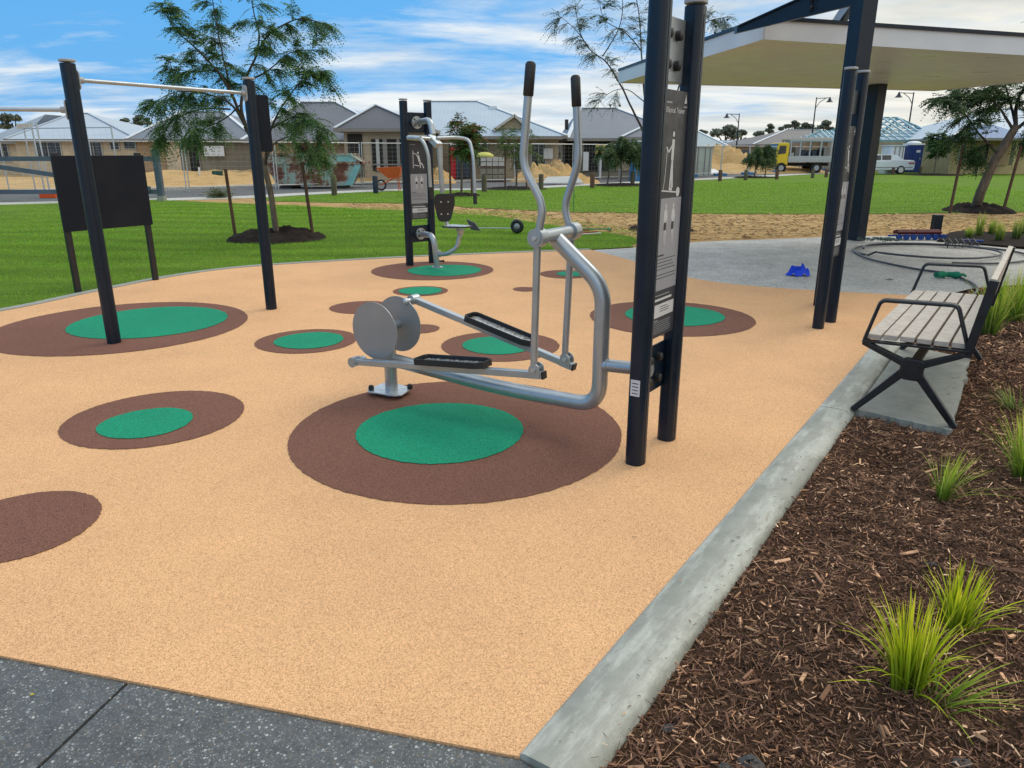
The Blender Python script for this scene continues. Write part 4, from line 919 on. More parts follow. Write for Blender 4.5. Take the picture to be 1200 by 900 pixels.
# ------------------------------------------------------------------ plants and trees
def leaves_along(tw, n, L, Wd, droop, pairs, pal, out, shade=1.0):
    """feathery fronds: tw is a list of (point, direction)"""
    pass
def fronds(P, D, L, pairs, lw, ll, pal, droop=.6):
    """P (n,3) frond starts, D (n,3) directions; returns leaflet quads and colours"""
    n = len(P); D = D/np.linalg.norm(D, axis=1, keepdims=True)
    Z = np.array([0, 0, 1.0]); side = np.cross(D, Z); side /= np.maximum(np.linalg.norm(side, axis=1, keepdims=True), 1e-6)
    Vs, Cs = [], []; pal = np.array(pal); ci = pal[rng.integers(0, len(pal), n)]*rng.uniform(.7, 1.3, n)[:, None]
    for k in range(pairs):
        t = (k+.6)/pairs; dr = droop*(t**2)
        c = P+D*(L*t)[:, None]-Z*(L*dr)[:, None]
        tang = D-Z*(2*droop*t); tang /= np.linalg.norm(tang, axis=1, keepdims=True)
        wl = ll*(1-.55*abs(t-.45)*1.6)
        for s in (-1, 1):
            dl = side*s*.85+tang*.55-Z*rng.uniform(.05, .45, n)[:, None]+rng.normal(0, .15, (n, 3)); dl /= np.linalg.norm(dl, axis=1, keepdims=True)
            w_ = np.cross(dl, rng.normal(0, .5, (n, 3))+Z); w_ /= np.maximum(np.linalg.norm(w_, axis=1, keepdims=True), 1e-6); w_ = w_*lw/2
            a = c; b = c+dl*wl*.5; e_ = c+dl*wl
            Vs.append(np.stack([a, b-w_, e_, b+w_], 1)); Cs.append(ci*rng.uniform(.85, 1.15, n)[:, None])
    return np.concatenate(Vs), np.concatenate(Cs)
def limb_pts(l):
    return [Vector(p) for p in l]
def grow(tree, limbs, nfr, fr_len, twig_len, pal, pairs=9, lw=.012, ll=.07, droop=.5, trunk_mat='bark', start=.25, pods=0, density=None, tw_per_m=5, out_bias=.3):
    """limbs: list of (points, r0, r1, leafy). Grows twigs and feathery foliage on the leafy ones"""
    m = MB(); tips = []; tm = MB(); cen = Vector((0, 0, 0)); cnt = 0
    for pts, r0, r1, leafy in limbs:
        pts = limb_pts(pts); sp = []
        PP = [pts[0]*2-pts[1]]+pts+[pts[-1]*2-pts[-2]]
        for i in range(1, len(PP)-2):
            for k in range(5):
                t = k/5; a, b, c, d = PP[i-1:i+3]; sp.append(.5*((2*b)+(c-a)*t+(2*a-5*b+4*c-d)*t*t+(3*b-a-3*c+d)*t**3))
        sp.append(pts[-1]); n = len(sp); rs = [r0+(r1-r0)*(i/(n-1))**.8 for i in range(n)]
        sp = [p+Vector((mnoise.noise(p*3)*.02, mnoise.noise(p*3+Vector((5, 0, 0)))*.02, 0)) if 0 < i else p for i, p in enumerate(sp)]
        (m if not leafy else tm).tube(sp, rs, 9 if r0 > .03 else 6)
        if leafy:
            Ltot = sum((b-a).length for a, b in zip(sp[:-1], sp[1:])); nt_ = max(3, int(Ltot*tw_per_m))
            for k in range(nt_):
                u_ = start+(1-start)*(k+random.random())/nt_; i = min(int(u_*(n-1)), n-2); p = sp[i].lerp(sp[i+1], u_*(n-1)-i)
                t_ = (sp[i+1]-sp[i]).normalized(); a_ = random.uniform(0, 6.28)
                o_ = t_.orthogonal(); o_.rotate(Matrix.Rotation(a_, 3, t_)); dv = (o_*.9+t_*.6+Vector((0, 0, .05))).normalized()
                L_ = twig_len*random.uniform(.5, 1.25)*(1-.35*u_); q1 = p+dv*L_*.5+Vector((0, 0, .02)); q2 = p+dv*L_-Vector((0, 0, droop*L_*.45))
                tm.tube([p, q1, q2], [r1*.8+.003, .004, .002], 4, caps=False); tips.append((p, q1, q2))
            tips.append((sp[-3], sp[-2], sp[-1]+(sp[-1]-sp[-2])))
    tr = m.build('trunk', trunk_mat, tree); bo_ = tm.build('branches', 'barkdark', tree)
    Ps, Ds = [], []
    for _ in range(nfr):
        a, b, c = random.choice(tips); t = random.uniform(.1, 1.05)
        p = a.lerp(b, t*2) if t < .5 else b.lerp(c, t*2-1); d = (c-a).normalized()
        v = Vector((random.gauss(0, .7), random.gauss(0, .7), random.gauss(-.05, .35)))+d*.9
        Ps.append(p); Ds.append(v)
    L = rng.uniform(.6, 1.25, nfr)*fr_len
    vs, cs = fronds(np.array(Ps), np.array(Ds), L, pairs, lw, ll, pal, droop)
    cr_ = col_mesh('crown', vs, 4, cs, 'leaf', tree, org=tree['_o'])
    if pods:
        for _ in range(pods):
            pm_ = MB()
            a, b, c = random.choice(tips[-int(len(tips)*.4):]); p = c+Vector((random.gauss(0, .08), random.gauss(0, .08), -.04)); pm_.dome(p, .028, (0, 0, -1), 7, 3, 1.6); pm_.build('seed_pod', 'rubber_black', tree)
    return cr_
green_d = [(.028, .062, .022), (.040, .085, .026), (.020, .048, .020), (.055, .11, .034), (.075, .12, .035)]
green_g = [(.060, .095, .055), (.08, .12, .065), (.045, .075, .05), (.11, .145, .07)]
def a3(l, Y, dy=()):
    return [at(x, y, Y+(dy[i] if i < len(dy) else 0)) for i, (x, y) in enumerate(l)]
def mound(name, c, r, h, mat, label, cat='mulch', rx=1.0, seed=0, parent=None, kind=None):
    n, k = 40, 10; vs = [Vector((c[0], c[1], h*(.8+.4*mnoise.noise((seed, 1, 1)))))]
    for j in range(1, k+1):
        t = j/k
        for i in range(n):
            a = 2*math.pi*i/n; rr_ = r*t*(1+.10*mnoise.noise((math.cos(a)*2+seed, math.sin(a)*2, 0)))
            z = h*(1-t**2.2)*(.75+.6*mnoise.noise((math.cos(a)*t*3+seed, math.sin(a)*t*3, 2)))+.22*h*random.uniform(-1, 1)*(t < 1)-(.02 if j == k else 0)
            vs.append(Vector((c[0]+rr_*math.cos(a)*rx, c[1]+rr_*math.sin(a), z-(.02 if j == k else 0))))
    fs = [(0, 1+i, 1+(i+1) % n) for i in range(n)]+[(1+(j-1)*n+i, 1+j*n+i, 1+j*n+(i+1) % n, 1+(j-1)*n+(i+1) % n) for j in range(1, k) for i in range(n)]
    o = MB().add(vs, fs, True).build(name, mat, parent)
    if parent is None: tag(o, label, cat, kind=kind)
    return o
def stake(p, h, tilt, label, r=.035, grp=None):
    m = MB(); m.tube([Vector((p[0], p[1], -.05)), Vector((p[0]+tilt[0], p[1]+tilt[1], h))], [r, r*.92], 8); return tag(m.build('tree_stake', 'stake'), label, 'stake', grp)
def ring_chips(c, r, seed, n=1400, h=.08):
    pass
# left tree
tb = V2(G(325, 279)); t1 = thing('feathery_tree', 'feathery green tree with leaning trunk behind the pull up bar', 'tree', tb)
tk = [tb+Vector((0, 0, -.05))]+a3([(320, 245), (311, 200), (298, 168), (288, 148)], 14.48)
L1 = [(tk, .062, .045, False),
      (a3([(288, 148), (283, 122), (287, 96), (300, 66), (316, 40), (350, 22), (380, 28)], 14.48, (0, 0, .1, .2, .3, .4, .5)), .034, .007, True),
      (a3([(300, 66), (304, 38), (297, 10), (290, -40)], 14.68, (0, .1, .2, .3)), .02, .006, True),
      (a3([(288, 148), (270, 108), (252, 80), (228, 55), (205, 34), (188, 5)], 14.48, (0, -.1, -.2, -.3, -.4, -.5)), .032, .006, True),
      (a3([(270, 108), (262, 70), (254, 30), (246, -15)], 14.4, (0, .2, .3, .5)), .02, .006, True),
      (a3([(298, 168), (272, 124), (240, 110), (205, 108), (178, 122)], 14.48, (0, -.3, -.5, -.7, -.8)), .026, .005, True),
      (a3([(270, 128), (236, 128), (205, 140), (190, 160)], 14.2, (0, -.2, -.3, -.3)), .018, .005, True),
      (a3([(311, 195), (318, 150), (335, 118), (355, 92), (376, 84)], 14.48, (0, -.2, -.3, -.4, -.4)), .028, .006, True),
      (a3([(318, 150), (342, 138), (362, 142), (376, 158)], 14.3, (0, -.3, -.4, -.5)), .02, .005, True),
      (a3([(311, 190), (322, 168), (345, 160), (366, 170), (376, 184)], 14.48, (0, .3, .5, .6, .6)), .02, .005, True),
      (a3([(283, 122), (262, 140), (240, 150), (226, 160)], 14.6, (0, .4, .6, .7)), .016, .005, True),
      (a3([(287, 96), (312, 84), (340, 62), (370, 58)], 14.6, (0, .5, .7, .9)), .02, .005, True),
      (a3([(254, 82), (226, 84), (200, 80)], 14.2, (0, .3, .5)), .016, .005, True)]
grow(t1, L1, 3200, .31, .34, [tuple(1.75*v for v in c) for c in green_d], pairs=10, lw=.018, ll=.066, droop=.55, pods=34)
mound('mulch_ring', tb+Vector((0, 0, 0)), .98, .20, 'mulchdark', 'dark mulch ring around the feathery left tree', seed=1)
stake(V2(G(276, 277)), 1.28, (-.05, 0), 'left brown timber stake beside the feathery tree', grp='stakes around the trees'); stake(V2(G(367, 277)), 1.42, (-.10, 0), 'right brown timber stake beside the feathery tree', grp='stakes around the trees')
mt = MB(); a_ = at(357, 172, 14.8); mt.box(a_, (.16, .03, .16)); tag(mt.build('timber_board', 'stake'), 'dark board on top of the right tree stake', 'board')
# middle tree behind the shelter corner
tb = V2(G(774, 268)); t2 = thing('slender_tree', 'slender sparse tree rising behind the twin post sign', 'tree', tb)
tk = [tb+Vector((0, 0, -.05))]+a3([(776, 230), (772, 190), (760, 165), (752, 150)], 16.3)
L2 = [(tk, .055, .038, False),
      (a3([(752, 150), (738, 122), (724, 94), (709, 72), (691, 58), (679, 36), (675, 10)], 16.3, (0, 0, 0, -.1, -.1, -.2, -.2)), .026, .006, True),
      (a3([(691, 58), (674, 34), (652, 16)], 16.2, (0, 0, -.1)), .010, .004, True),
      (a3([(706, 66), (722, 40), (730, 12), (728, -15)], 16.2, (0, .1, .2, .2)), .014, .005, True),
      (a3([(765, 170), (756, 120), (752, 70), (750, 30), (744, -20)], 16.3, (0, .2, .3, .4, .4)), .028, .007, True),
      (a3([(752, 60), (735, 40), (708, 22), (700, -6)], 16.6, (0, 0, -.1, -.1)), .014, .004, True),
      (a3([(756, 120), (735, 105), (715, 108), (700, 122)], 16.5, (0, .2, .3, .4)), .012, .004, True),
      (a3([(770, 180), (790, 120), (808, 60), (826, 28), (850, 20)], 16.3, (0, .4, .6, .7, .8)), .026, .006, True)]
grow(t2, L2, 1100, .28, .36, green_g, pairs=9, lw=.013, ll=.055, droop=.35, start=.35, pods=14, tw_per_m=4)
mound('mulch_ring', tb, .72, .10, 'mulchdark', 'dark mulch ring behind the twin post sign', seed=2)
# right tree
tb = V2(G(1142, 247)); t3 = thing('leaning_tree', 'leaning dense tree with grey trunk beyond the bench', 'tree', tb)
tk = [tb+Vector((0, 0, -.05))]+a3([(1149, 225), (1163, 194), (1178, 168), (1190, 148)], 21.1)
L3 = [(tk, .14, .10, False),
      (a3([(1190, 148), (1192, 120), (1205, 90), (1215, 40)], 21.1, (0, .2, .2, .3)), .06, .012, True),
      (a3([(1186, 155), (1205, 140), (1230, 120), (1250, 100)], 21.1, (0, .1, .2, .3)), .06, .012, True),
      (a3([(1170, 180), (1150, 160), (1135, 140), (1120, 120), (1106, 118)], 21.1, (0, -.2, -.4, -.6, -.7)), .04, .008, True),
      (a3([(1186, 150), (1170, 125), (1150, 108), (1128, 102)], 21.1, (0, .1, .2, .3)), .04, .008, True),
      (a3([(1190, 146), (1182, 112), (1176, 90), (1180, 60)], 21.1, (0, .5, .7, .9)), .04, .008, True),
      (a3([(1165, 170), (1152, 168), (1144, 180)], 21.0, (0, -.2, -.2)), .02, .006, True),
      (a3([(1150, 140), (1160, 112), (1166, 96)], 20.6, (0, 0, 0)), .02, .006, True),
      (a3([(1200, 142), (1210, 150), (1225, 165)], 20.8, (0, 0, 0)), .02, .006, True)]
grow(t3, L3, 2000, .42, .55, green_d[:3]+green_d, pairs=9, lw=.03, ll=.10, droop=.4, start=.2)
mound('mulch_ring', tb+Vector((.1, 0, 0)), 1.0, .22, 'mulchdark', 'dark mulch ring around the leaning right tree', seed=3)
stake(V2(G(1113, 249)), 1.75, (.05, 0), 'left brown timber stake beside the leaning tree', .04, 'stakes around the trees'); stake(V2(G(1175, 249)), 1.75, (.15, 0), 'right brown timber stake beside the leaning tree', .04, 'stakes around the trees')
# small trees along the far lawn edge
def small_tree(px, py, top, wpx, label, pal, weep=.8, n=500, seed=0, stakes=(), name='young_tree', low=.35, sl=.05, ringr=None, stems=1, red=False):
    b = V2(G(px, py)); Y = b.y; s = Y/FPX*1.0; tz = at(px, top, Y); H = tz.z; wr = wpx*s/2*1.02
    t = thing(name, label, 'tree', b, 'young trees along the lawn'); limbs = []; rnd = random.Random(seed)
    for q_ in range(stems):
        o_ = Vector(((q_-(stems-1)/2)*wr*.75, 0, 0)); limbs.append(([b+o_+Vector((0, 0, -.05)), b+o_*.95+Vector((.02, 0, H*.35)), b+o_*.9+Vector((0, 0, H*.6))], .035+H*.006, .022, False))
        for k in range(7):
            a = rnd.uniform(0, 6.28); r_ = wr*rnd.uniform(.45, .95)/(1 if stems == 1 else 1.6); z0 = H*rnd.uniform(low, .62); z1 = H*rnd.uniform(.55, .97)
            limbs.append(([b+o_+Vector((0, 0, z0)), b+o_+Vector((r_*.5*math.cos(a), r_*.5*math.sin(a), (z0+z1)/2+.1)), b+o_+Vector((r_*math.cos(a), r_*math.sin(a), z1))], .016, .006, True))
        limbs.append(([b+o_+Vector((0, 0, H*.55)), b+o_+Vector((.04, 0, H*.8)), b+o_+Vector((0, 0, H))], .018, .006, True))
    grow(t, limbs, n, .16+wr*.22, wr*.35, pal, pairs=7, lw=.028+sl*.2, ll=.07+sl, droop=weep, start=.3, tw_per_m=5)
    if ringr: mound('mulch_ring', b, ringr*s, .10, 'mulchdark', 'dark mulch ring under the '+label, seed=seed, rx=1.0)
    for k, (sx_, hz) in enumerate(stakes): stake(V2(G(sx_, py+.6)), hz, (0, 0), ('left' if k == 0 else 'right')+' timber stake beside the '+' '.join(label.split()[:6]), .04, 'stakes around the trees')
    return t
gl1 = [(.075, .125, .03), (.10, .16, .035), (.055, .095, .025), (.13, .15, .04)]
grl = [(.05, .10, .022), (.07, .14, .03), (.035, .07, .018), (.18, .06, .022), (.09, .15, .03)]
small_tree(541, 229, 140, 62, 'leafy green young tree with reddish leaves behind the chest press', grl, .35, 620, 4, ((528, 1.9), (553, 2.1)), low=.3, sl=.07, ringr=22)
small_tree(605, 221, 152, 58, 'thin open young tree between the trainer levers', gl1, .3, 210, 5, ((592, 1.9), (617, 1.8)), ringr=37, sl=.06)
for k_, (px_, tp_y, lab_) in enumerate([(712, 168, 'leftmost weeping grey green sapling beside the twin posts'), (727, 162, 'middle weeping grey green sapling, tallest of three'), (741, 166, 'weeping grey green sapling half behind the near twin post')]):
    small_tree(px_, 217, tp_y, 32, lab_, [(.09, .14, .06), (.12, .17, .07), (.07, .11, .05)], 1.0, 400, 6+k_*10, (), ringr=34 if k_ == 1 else None, name='weeping_tree', low=.45, sl=.10)
small_tree(884, 208, 172, 24, 'left weeping sapling of the pair before the yellow truck', [(.08, .13, .05), (.10, .15, .06), (.06, .10, .045)], 1.1, 330, 7, (), ringr=24, name='weeping_tree', low=.5, sl=.14)
small_tree(896, 207.5, 171, 24, 'right weeping sapling nearest the yellow cab', [(.08, .13, .05), (.10, .15, .06), (.06, .10, .045)], 1.1, 330, 17, (), name='weeping_tree', low=.5, sl=.14)
small_tree(1094, 205, 158, 34, 'bushy round young tree beside the blue toilet', [tuple(1.4*v for v in c) for c in green_d], .3, 700, 8, (), ringr=32, low=.45, sl=.16)
# shrub by the footpath, left
def bush(name, c, r, h, n, ll, pal, label, cat, lw=.03):
    P = rng.normal(0, .45, (n, 3))*np.array([r, r, h*.6]); P[:, 2] = np.abs(P[:, 2])+.02; P += np.array([c[0], c[1], 0]); D = rng.normal(0, 1, (n, 3))+np.array([0, 0, .5])
    vs, cs = fronds(P, D, np.full(n, r*.45), 3, lw, ll, pal, .2); return tag(col_mesh(name, vs, 4, cs, 'leaf', org=(c[0], c[1], 0)), label, cat)
sb_ = G(257, 231); bush('shrub', sb_, .42, .42, 260, .10, [(.10, .13, .05), (.16, .15, .07), (.06, .09, .03)], 'low dry green shrub on the far side of the lawn', 'shrub')

# strappy grass tufts
def tuft(c, H, spread, n, label, pal, lean=(0, 0), base_r=.05, wd=.0065, seed=0, group=None, z0=None):
    r_ = np.random.default_rng(seed+50); a = r_.uniform(0, 2*np.pi, n); k = 7
    out = np.abs(r_.normal(0, .55, n)); out = np.clip(out, .02, 1.6); h = H*r_.uniform(.55, 1.05, n)*(1-.25*np.clip(out-.6, 0, 1))
    dx = np.cos(a)*out*spread+lean[0]; dy = np.sin(a)*out*spread+lean[1]
    zb = (float(mz(np.array(c[0]), np.array(c[1]))) if z0 is None else z0)-.005
    bx = c[0]+np.cos(a)*base_r*r_.random(n); by = c[1]+np.sin(a)*base_r*r_.random(n)
    pal = np.array(pal); ci = pal[r_.integers(0, len(pal), n)]*r_.uniform(.75, 1.25, n)[:, None]; W_ = wd*r_.uniform(.6, 1.2, n)
    tw = r_.uniform(0, np.pi, n); Vs, Cs = [], []
    droop = r_.uniform(.15, .75, n)*np.clip(out*1.2, .1, 1.3)
    def pt(t): return np.stack([bx+dx*(t*.55+.45*t*t), by+dy*(t*.55+.45*t*t), zb+h*(t*(1+.15)-droop*t**2.6*.75)], -1)
    for i in range(k):
        t0_, t1_ = i/k, (i+1)/k; p0, p1_ = pt(t0_), pt(t1_)
        sd = np.stack([-np.sin(a)*np.cos(tw*.4)+.3*np.cos(tw), np.cos(a)+.3*np.sin(tw), .15*np.sin(tw)], -1); sd /= np.linalg.norm(sd, axis=1, keepdims=True)
        w0 = W_*(1-t0_**2.2)*.5+.0002; w1 = W_*(1-t1_**2.2)*.5+.0002
        Vs.append(np.stack([p0-sd*w0[:, None], p0+sd*w0[:, None], p1_+sd*w1[:, None], p1_-sd*w1[:, None]], 1))
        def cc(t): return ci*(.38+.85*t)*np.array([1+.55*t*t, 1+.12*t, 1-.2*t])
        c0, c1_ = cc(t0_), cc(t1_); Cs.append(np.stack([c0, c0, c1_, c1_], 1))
    o = col_mesh('grass_tuft', np.concatenate(Vs), 4, np.concatenate(Cs), 'blade', org=(c[0], c[1], zb)); return tag(o, label, 'plant', group)
yg = [(.34, .47, .02), (.42, .53, .03), (.26, .39, .02), (.48, .56, .06)]; yg2 = [(.24, .40, .04), (.30, .46, .06), (.18, .32, .035), (.38, .46, .12)]; gg_ = [(.19, .30, .08), (.24, .35, .10), (.14, .25, .06), (.30, .34, .15)]
GT = 'strappy grass plants in the mulch bed'
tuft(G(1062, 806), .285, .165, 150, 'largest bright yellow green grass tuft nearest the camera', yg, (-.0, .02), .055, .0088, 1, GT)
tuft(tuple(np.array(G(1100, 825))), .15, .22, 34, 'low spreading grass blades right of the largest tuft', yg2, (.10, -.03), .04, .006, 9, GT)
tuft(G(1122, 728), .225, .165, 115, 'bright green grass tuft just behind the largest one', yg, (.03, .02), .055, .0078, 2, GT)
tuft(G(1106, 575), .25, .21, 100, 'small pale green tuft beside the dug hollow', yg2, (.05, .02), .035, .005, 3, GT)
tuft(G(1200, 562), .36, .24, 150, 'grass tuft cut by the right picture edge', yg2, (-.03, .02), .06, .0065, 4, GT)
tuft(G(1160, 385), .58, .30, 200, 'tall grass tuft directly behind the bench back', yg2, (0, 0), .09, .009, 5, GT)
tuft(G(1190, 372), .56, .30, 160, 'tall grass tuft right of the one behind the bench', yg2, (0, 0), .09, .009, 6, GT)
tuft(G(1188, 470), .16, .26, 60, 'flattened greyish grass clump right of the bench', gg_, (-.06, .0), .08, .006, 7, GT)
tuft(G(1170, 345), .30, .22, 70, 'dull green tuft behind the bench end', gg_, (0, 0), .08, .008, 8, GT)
# second mulch bed further away
b2 = [G(1098, 283), G(1122, 272), (10.4, 15.4), (16, 15.2), (16, 11.0), (10.6, 11.9), G(1200, 291), G(1150, 287)]
m = MB(); n2 = smooth_line(b2+[b2[0]], 5)[:-1]; m.prism([(x, y, -.1) for x, y in n2], (0, 0, .125)); tag(m.build('mulch_bed_far', 'mulchdark'), 'dark mulch bed with grass tufts beyond the hose', kind='structure')
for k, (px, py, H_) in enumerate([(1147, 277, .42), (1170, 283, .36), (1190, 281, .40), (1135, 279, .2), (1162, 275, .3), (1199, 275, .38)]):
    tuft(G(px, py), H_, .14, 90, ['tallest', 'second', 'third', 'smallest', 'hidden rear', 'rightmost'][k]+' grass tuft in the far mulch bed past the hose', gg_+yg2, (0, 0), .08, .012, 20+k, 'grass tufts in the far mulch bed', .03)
# a few stones and a pale rag in the mulch
for k, (px, py, r_) in enumerate([(785, 842, .028), (850, 890, .022), (1128, 890, .034), (1092, 655, .03), (880, 885, .05)]):
    c = G(px, py); zz = float(mz(np.array(c[0]), np.array(c[1]))); m = MB(); vs = []
    for j in range(7):
        for i in range(10):
            t = math.pi*j/6; a = 2*math.pi*i/10; rr_ = r_*.8*(1+.55*mnoise.noise((math.cos(a)*2.5+k*3, math.sin(a)*2.5, t*1.7))); vs.append((c[0]+rr_*math.sin(t)*math.cos(a), c[1]+.7*rr_*math.sin(t)*math.sin(a), zz+.006+.4*rr_*math.cos(t)))
    m.add(vs, [(j*10+i, j*10+(i+1) % 10, (j+1)*10+(i+1) % 10, (j+1)*10+i) for j in range(6) for i in range(10)], False)
    tag(m.build('stone', M.setdefault('stone', pm('dark stone', (.03, .03, .032), (.055, .05, .047), 60, .6, 0, .4, 90, .004))), ['dark grey stone near the kerb in the mulch', 'small stone at the bottom edge of the mulch', 'flat dark stone below the largest grass tuft', 'dark stone above the second grass tuft', 'widest brown grey stone at the bottom of the mulch'][k], 'stone')
# spilled bark on the kerb, slab and rubber edge; a few dead leaves on the ground
def spill(n, name, fn, label):
    P = [fn() for _ in range(n)]; x = np.array([p[0] for p in P]); y = np.array([p[1] for p in P]); z = np.array([p[2] for p in P])
    a = rng.uniform(0, 2*np.pi, n); L = rng.uniform(.004, .022, n); W_ = rng.uniform(.0015, .005, n)
    A = np.stack([np.cos(a), np.sin(a), rng.normal(0, .15, n)], -1)*L[:, None]/2; B = np.stack([-np.sin(a), np.cos(a), rng.normal(0, .1, n)], -1)*W_[:, None]/2; C_ = np.stack([x, y, z+.002], -1)
    pal = np.array(pal_d+pal_l)*1.8; c = pal[rng.integers(0, len(pal), n)]
    tag(col_mesh(name, np.stack([C_-A-B, C_+A-B*.6, C_+A+B, C_-A+B*.8], 1), 4, c, 'chip', org=(1, 3, 0)), label, 'debris', kind='stuff')
def on_kerb():
    s = random.uniform(0, 5); t = .19-abs(random.gauss(0, .05)); p = K(s, max(t, .01)); return (p.x, p.y, .016 if t < .14 else .006)
def on_slab():
    p = K(random.uniform(3.65, 5.5), random.uniform(.22, .66)); s_ = random.random(); q_ = Vector((2.64, 4.12, 0)).lerp(Vector((3.72, 5.74, 0)), s_); q_ = q_-Vv*abs(random.gauss(0, .05))-Vv*.02
    return (q_.x, q_.y, .006)
def on_rub():
    p = K(random.uniform(0, 6), -abs(random.gauss(0, .25))-.01); return (p.x, p.y, .002)
spill(150, 'bark_crumbs', on_kerb, 'loose bark crumbs on the concrete kerb'); spill(90, 'bark_crumbs', on_slab, 'loose bark crumbs on the bench slab'); spill(60, 'bark_crumbs', on_rub, 'loose bark crumbs on the rubber beside the kerb')
M['yleaf'] = flat('yellow leaf', (.5, .42, .04)); g_ = G(37, 813); m = MB(); m.poly([(g_[0]-.008, g_[1], -.004), (g_[0], g_[1]-.004, -.002), (g_[0]+.009, g_[1]+.001, -.003), (g_[0], g_[1]+.005, .0)]); tag(m.build('leaf', 'yleaf'), 'tiny yellow leaf on the dark foreground path', 'leaf')
# ------------------------------------------------------------------ houses, fences, vehicles beyond the road
def brickmat(name, a, b, mortar, sx_=.9, sc=4.0):
    m, nt, bs_, out = _nt(name); tcn = N(nt, 'ShaderNodeTexCoord'); co = tcn.outputs['Object']
    sp = N(nt, 'ShaderNodeSeparateXYZ'); nt.links.new(co, sp.inputs[0]); ad = N(nt, 'ShaderNodeMath', operation='ADD'); nt.links.new(sp.outputs[0], ad.inputs[0]); nt.links.new(sp.outputs[1], ad.inputs[1])
    cb = N(nt, 'ShaderNodeCombineXYZ'); nt.links.new(ad.outputs[0], cb.inputs[0]); nt.links.new(sp.outputs[2], cb.inputs[1])
    br = N(nt, 'ShaderNodeTexBrick'); nt.links.new(cb.outputs[0], br.inputs['Vector']); br.inputs['Scale'].default_value = 1.0
    br.inputs['Brick Width'].default_value = .30; br.inputs['Row Height'].default_value = .165; br.inputs['Mortar Size'].default_value = .012
    br.inputs['Color1'].default_value = c4(a); br.inputs['Color2'].default_value = c4(b); br.inputs['Mortar'].default_value = c4(mortar)
    big = ramp(nt, noise_of(nt, co, .8, 6, .65), [(.3, (.8, .8, .8)), (.7, (1.1, 1.1, 1.1))])
    nt.links.new(mixc(nt, 1.0, br.outputs[0], big, 'MULTIPLY'), bs_.inputs['Base Color']); bs_.inputs['Roughness'].default_value = .9
    return m
def roofmat(name, a, b, axis=0):
    m, nt, bs_, out = _nt(name); co = N(nt, 'ShaderNodeTexCoord').outputs['Object']
    wv = N(nt, 'ShaderNodeTexWave'); wv.inputs['Scale'].default_value = 1.3; wv.inputs['Distortion'].default_value = 0; nt.links.new(co, wv.inputs[0])
    base = ramp(nt, noise_of(nt, co, .5, 6, .6), [(.3, a), (.7, b)])
    nt.links.new(mixc(nt, .05, base, wv.outputs[0], 'MULTIPLY'), bs_.inputs['Base Color']); bs_.inputs['Roughness'].default_value = .5
    bs_.inputs['Specular IOR Level'].default_value = .3; bump(nt, bs_, wv.outputs[0], .15, .01); return m
M['w_cream'] = brickmat('cream brick', (.60, .49, .34), (.53, .43, .29), (.46, .39, .29)); M['w_tan'] = brickmat('brown brick', (.40, .27, .155), (.35, .235, .13), (.29, .22, .15))
M['w_grey'] = brickmat('grey render block', (.27, .235, .175), (.235, .205, .15), (.20, .18, .14)); M['w_beige'] = brickmat('beige block', (.45, .36, .25), (.39, .31, .215), (.33, .28, .21))
M['w_red'] = brickmat('red brick', (.20, .07, .045), (.16, .055, .04), (.16, .10, .08)); M['w_yellow'] = brickmat('yellow brick', (.52, .40, .20), (.47, .35, .17), (.4, .33, .2))
M['rf_light'] = roofmat('light grey metal roof', (.37, .43, .50), (.43, .49, .56)); M['rf_mid'] = roofmat('mid grey metal roof', (.125, .14, .17), (.155, .17, .205))
M['rf_dark'] = roofmat('dark grey metal roof', (.09, .095, .112), (.115, .12, .14)); M['rf_brown'] = roofmat('brown grey roof', (.10, .092, .095), (.125, .115, .118)); M['rf_blue'] = roofmat('pale blue metal roof', (.34, .42, .50), (.40, .48, .56))
M['rf_teal'] = roofmat('grey teal roof', (.24, .31, .34), (.28, .35, .38))
M['trim'] = flat('grey gutter', (.24, .22, .20)); M['trim_l'] = flat('pale trim', (.5, .47, .42)); M['flash'] = flat('pale roof flashing', (.62, .66, .70), .5)
M['glass'] = pm('dark window glass', (.015, .018, .022), (.03, .034, .04), 1.5, .15, spec=.6); M['opening'] = flat('dark room opening', (.03, .027, .025), .95)
M['frame_w'] = flat('pale window frame', (.45, .45, .43)); M['darkfence'] = flat('dark blue grey sheet fence', (.04, .055, .075), .5)
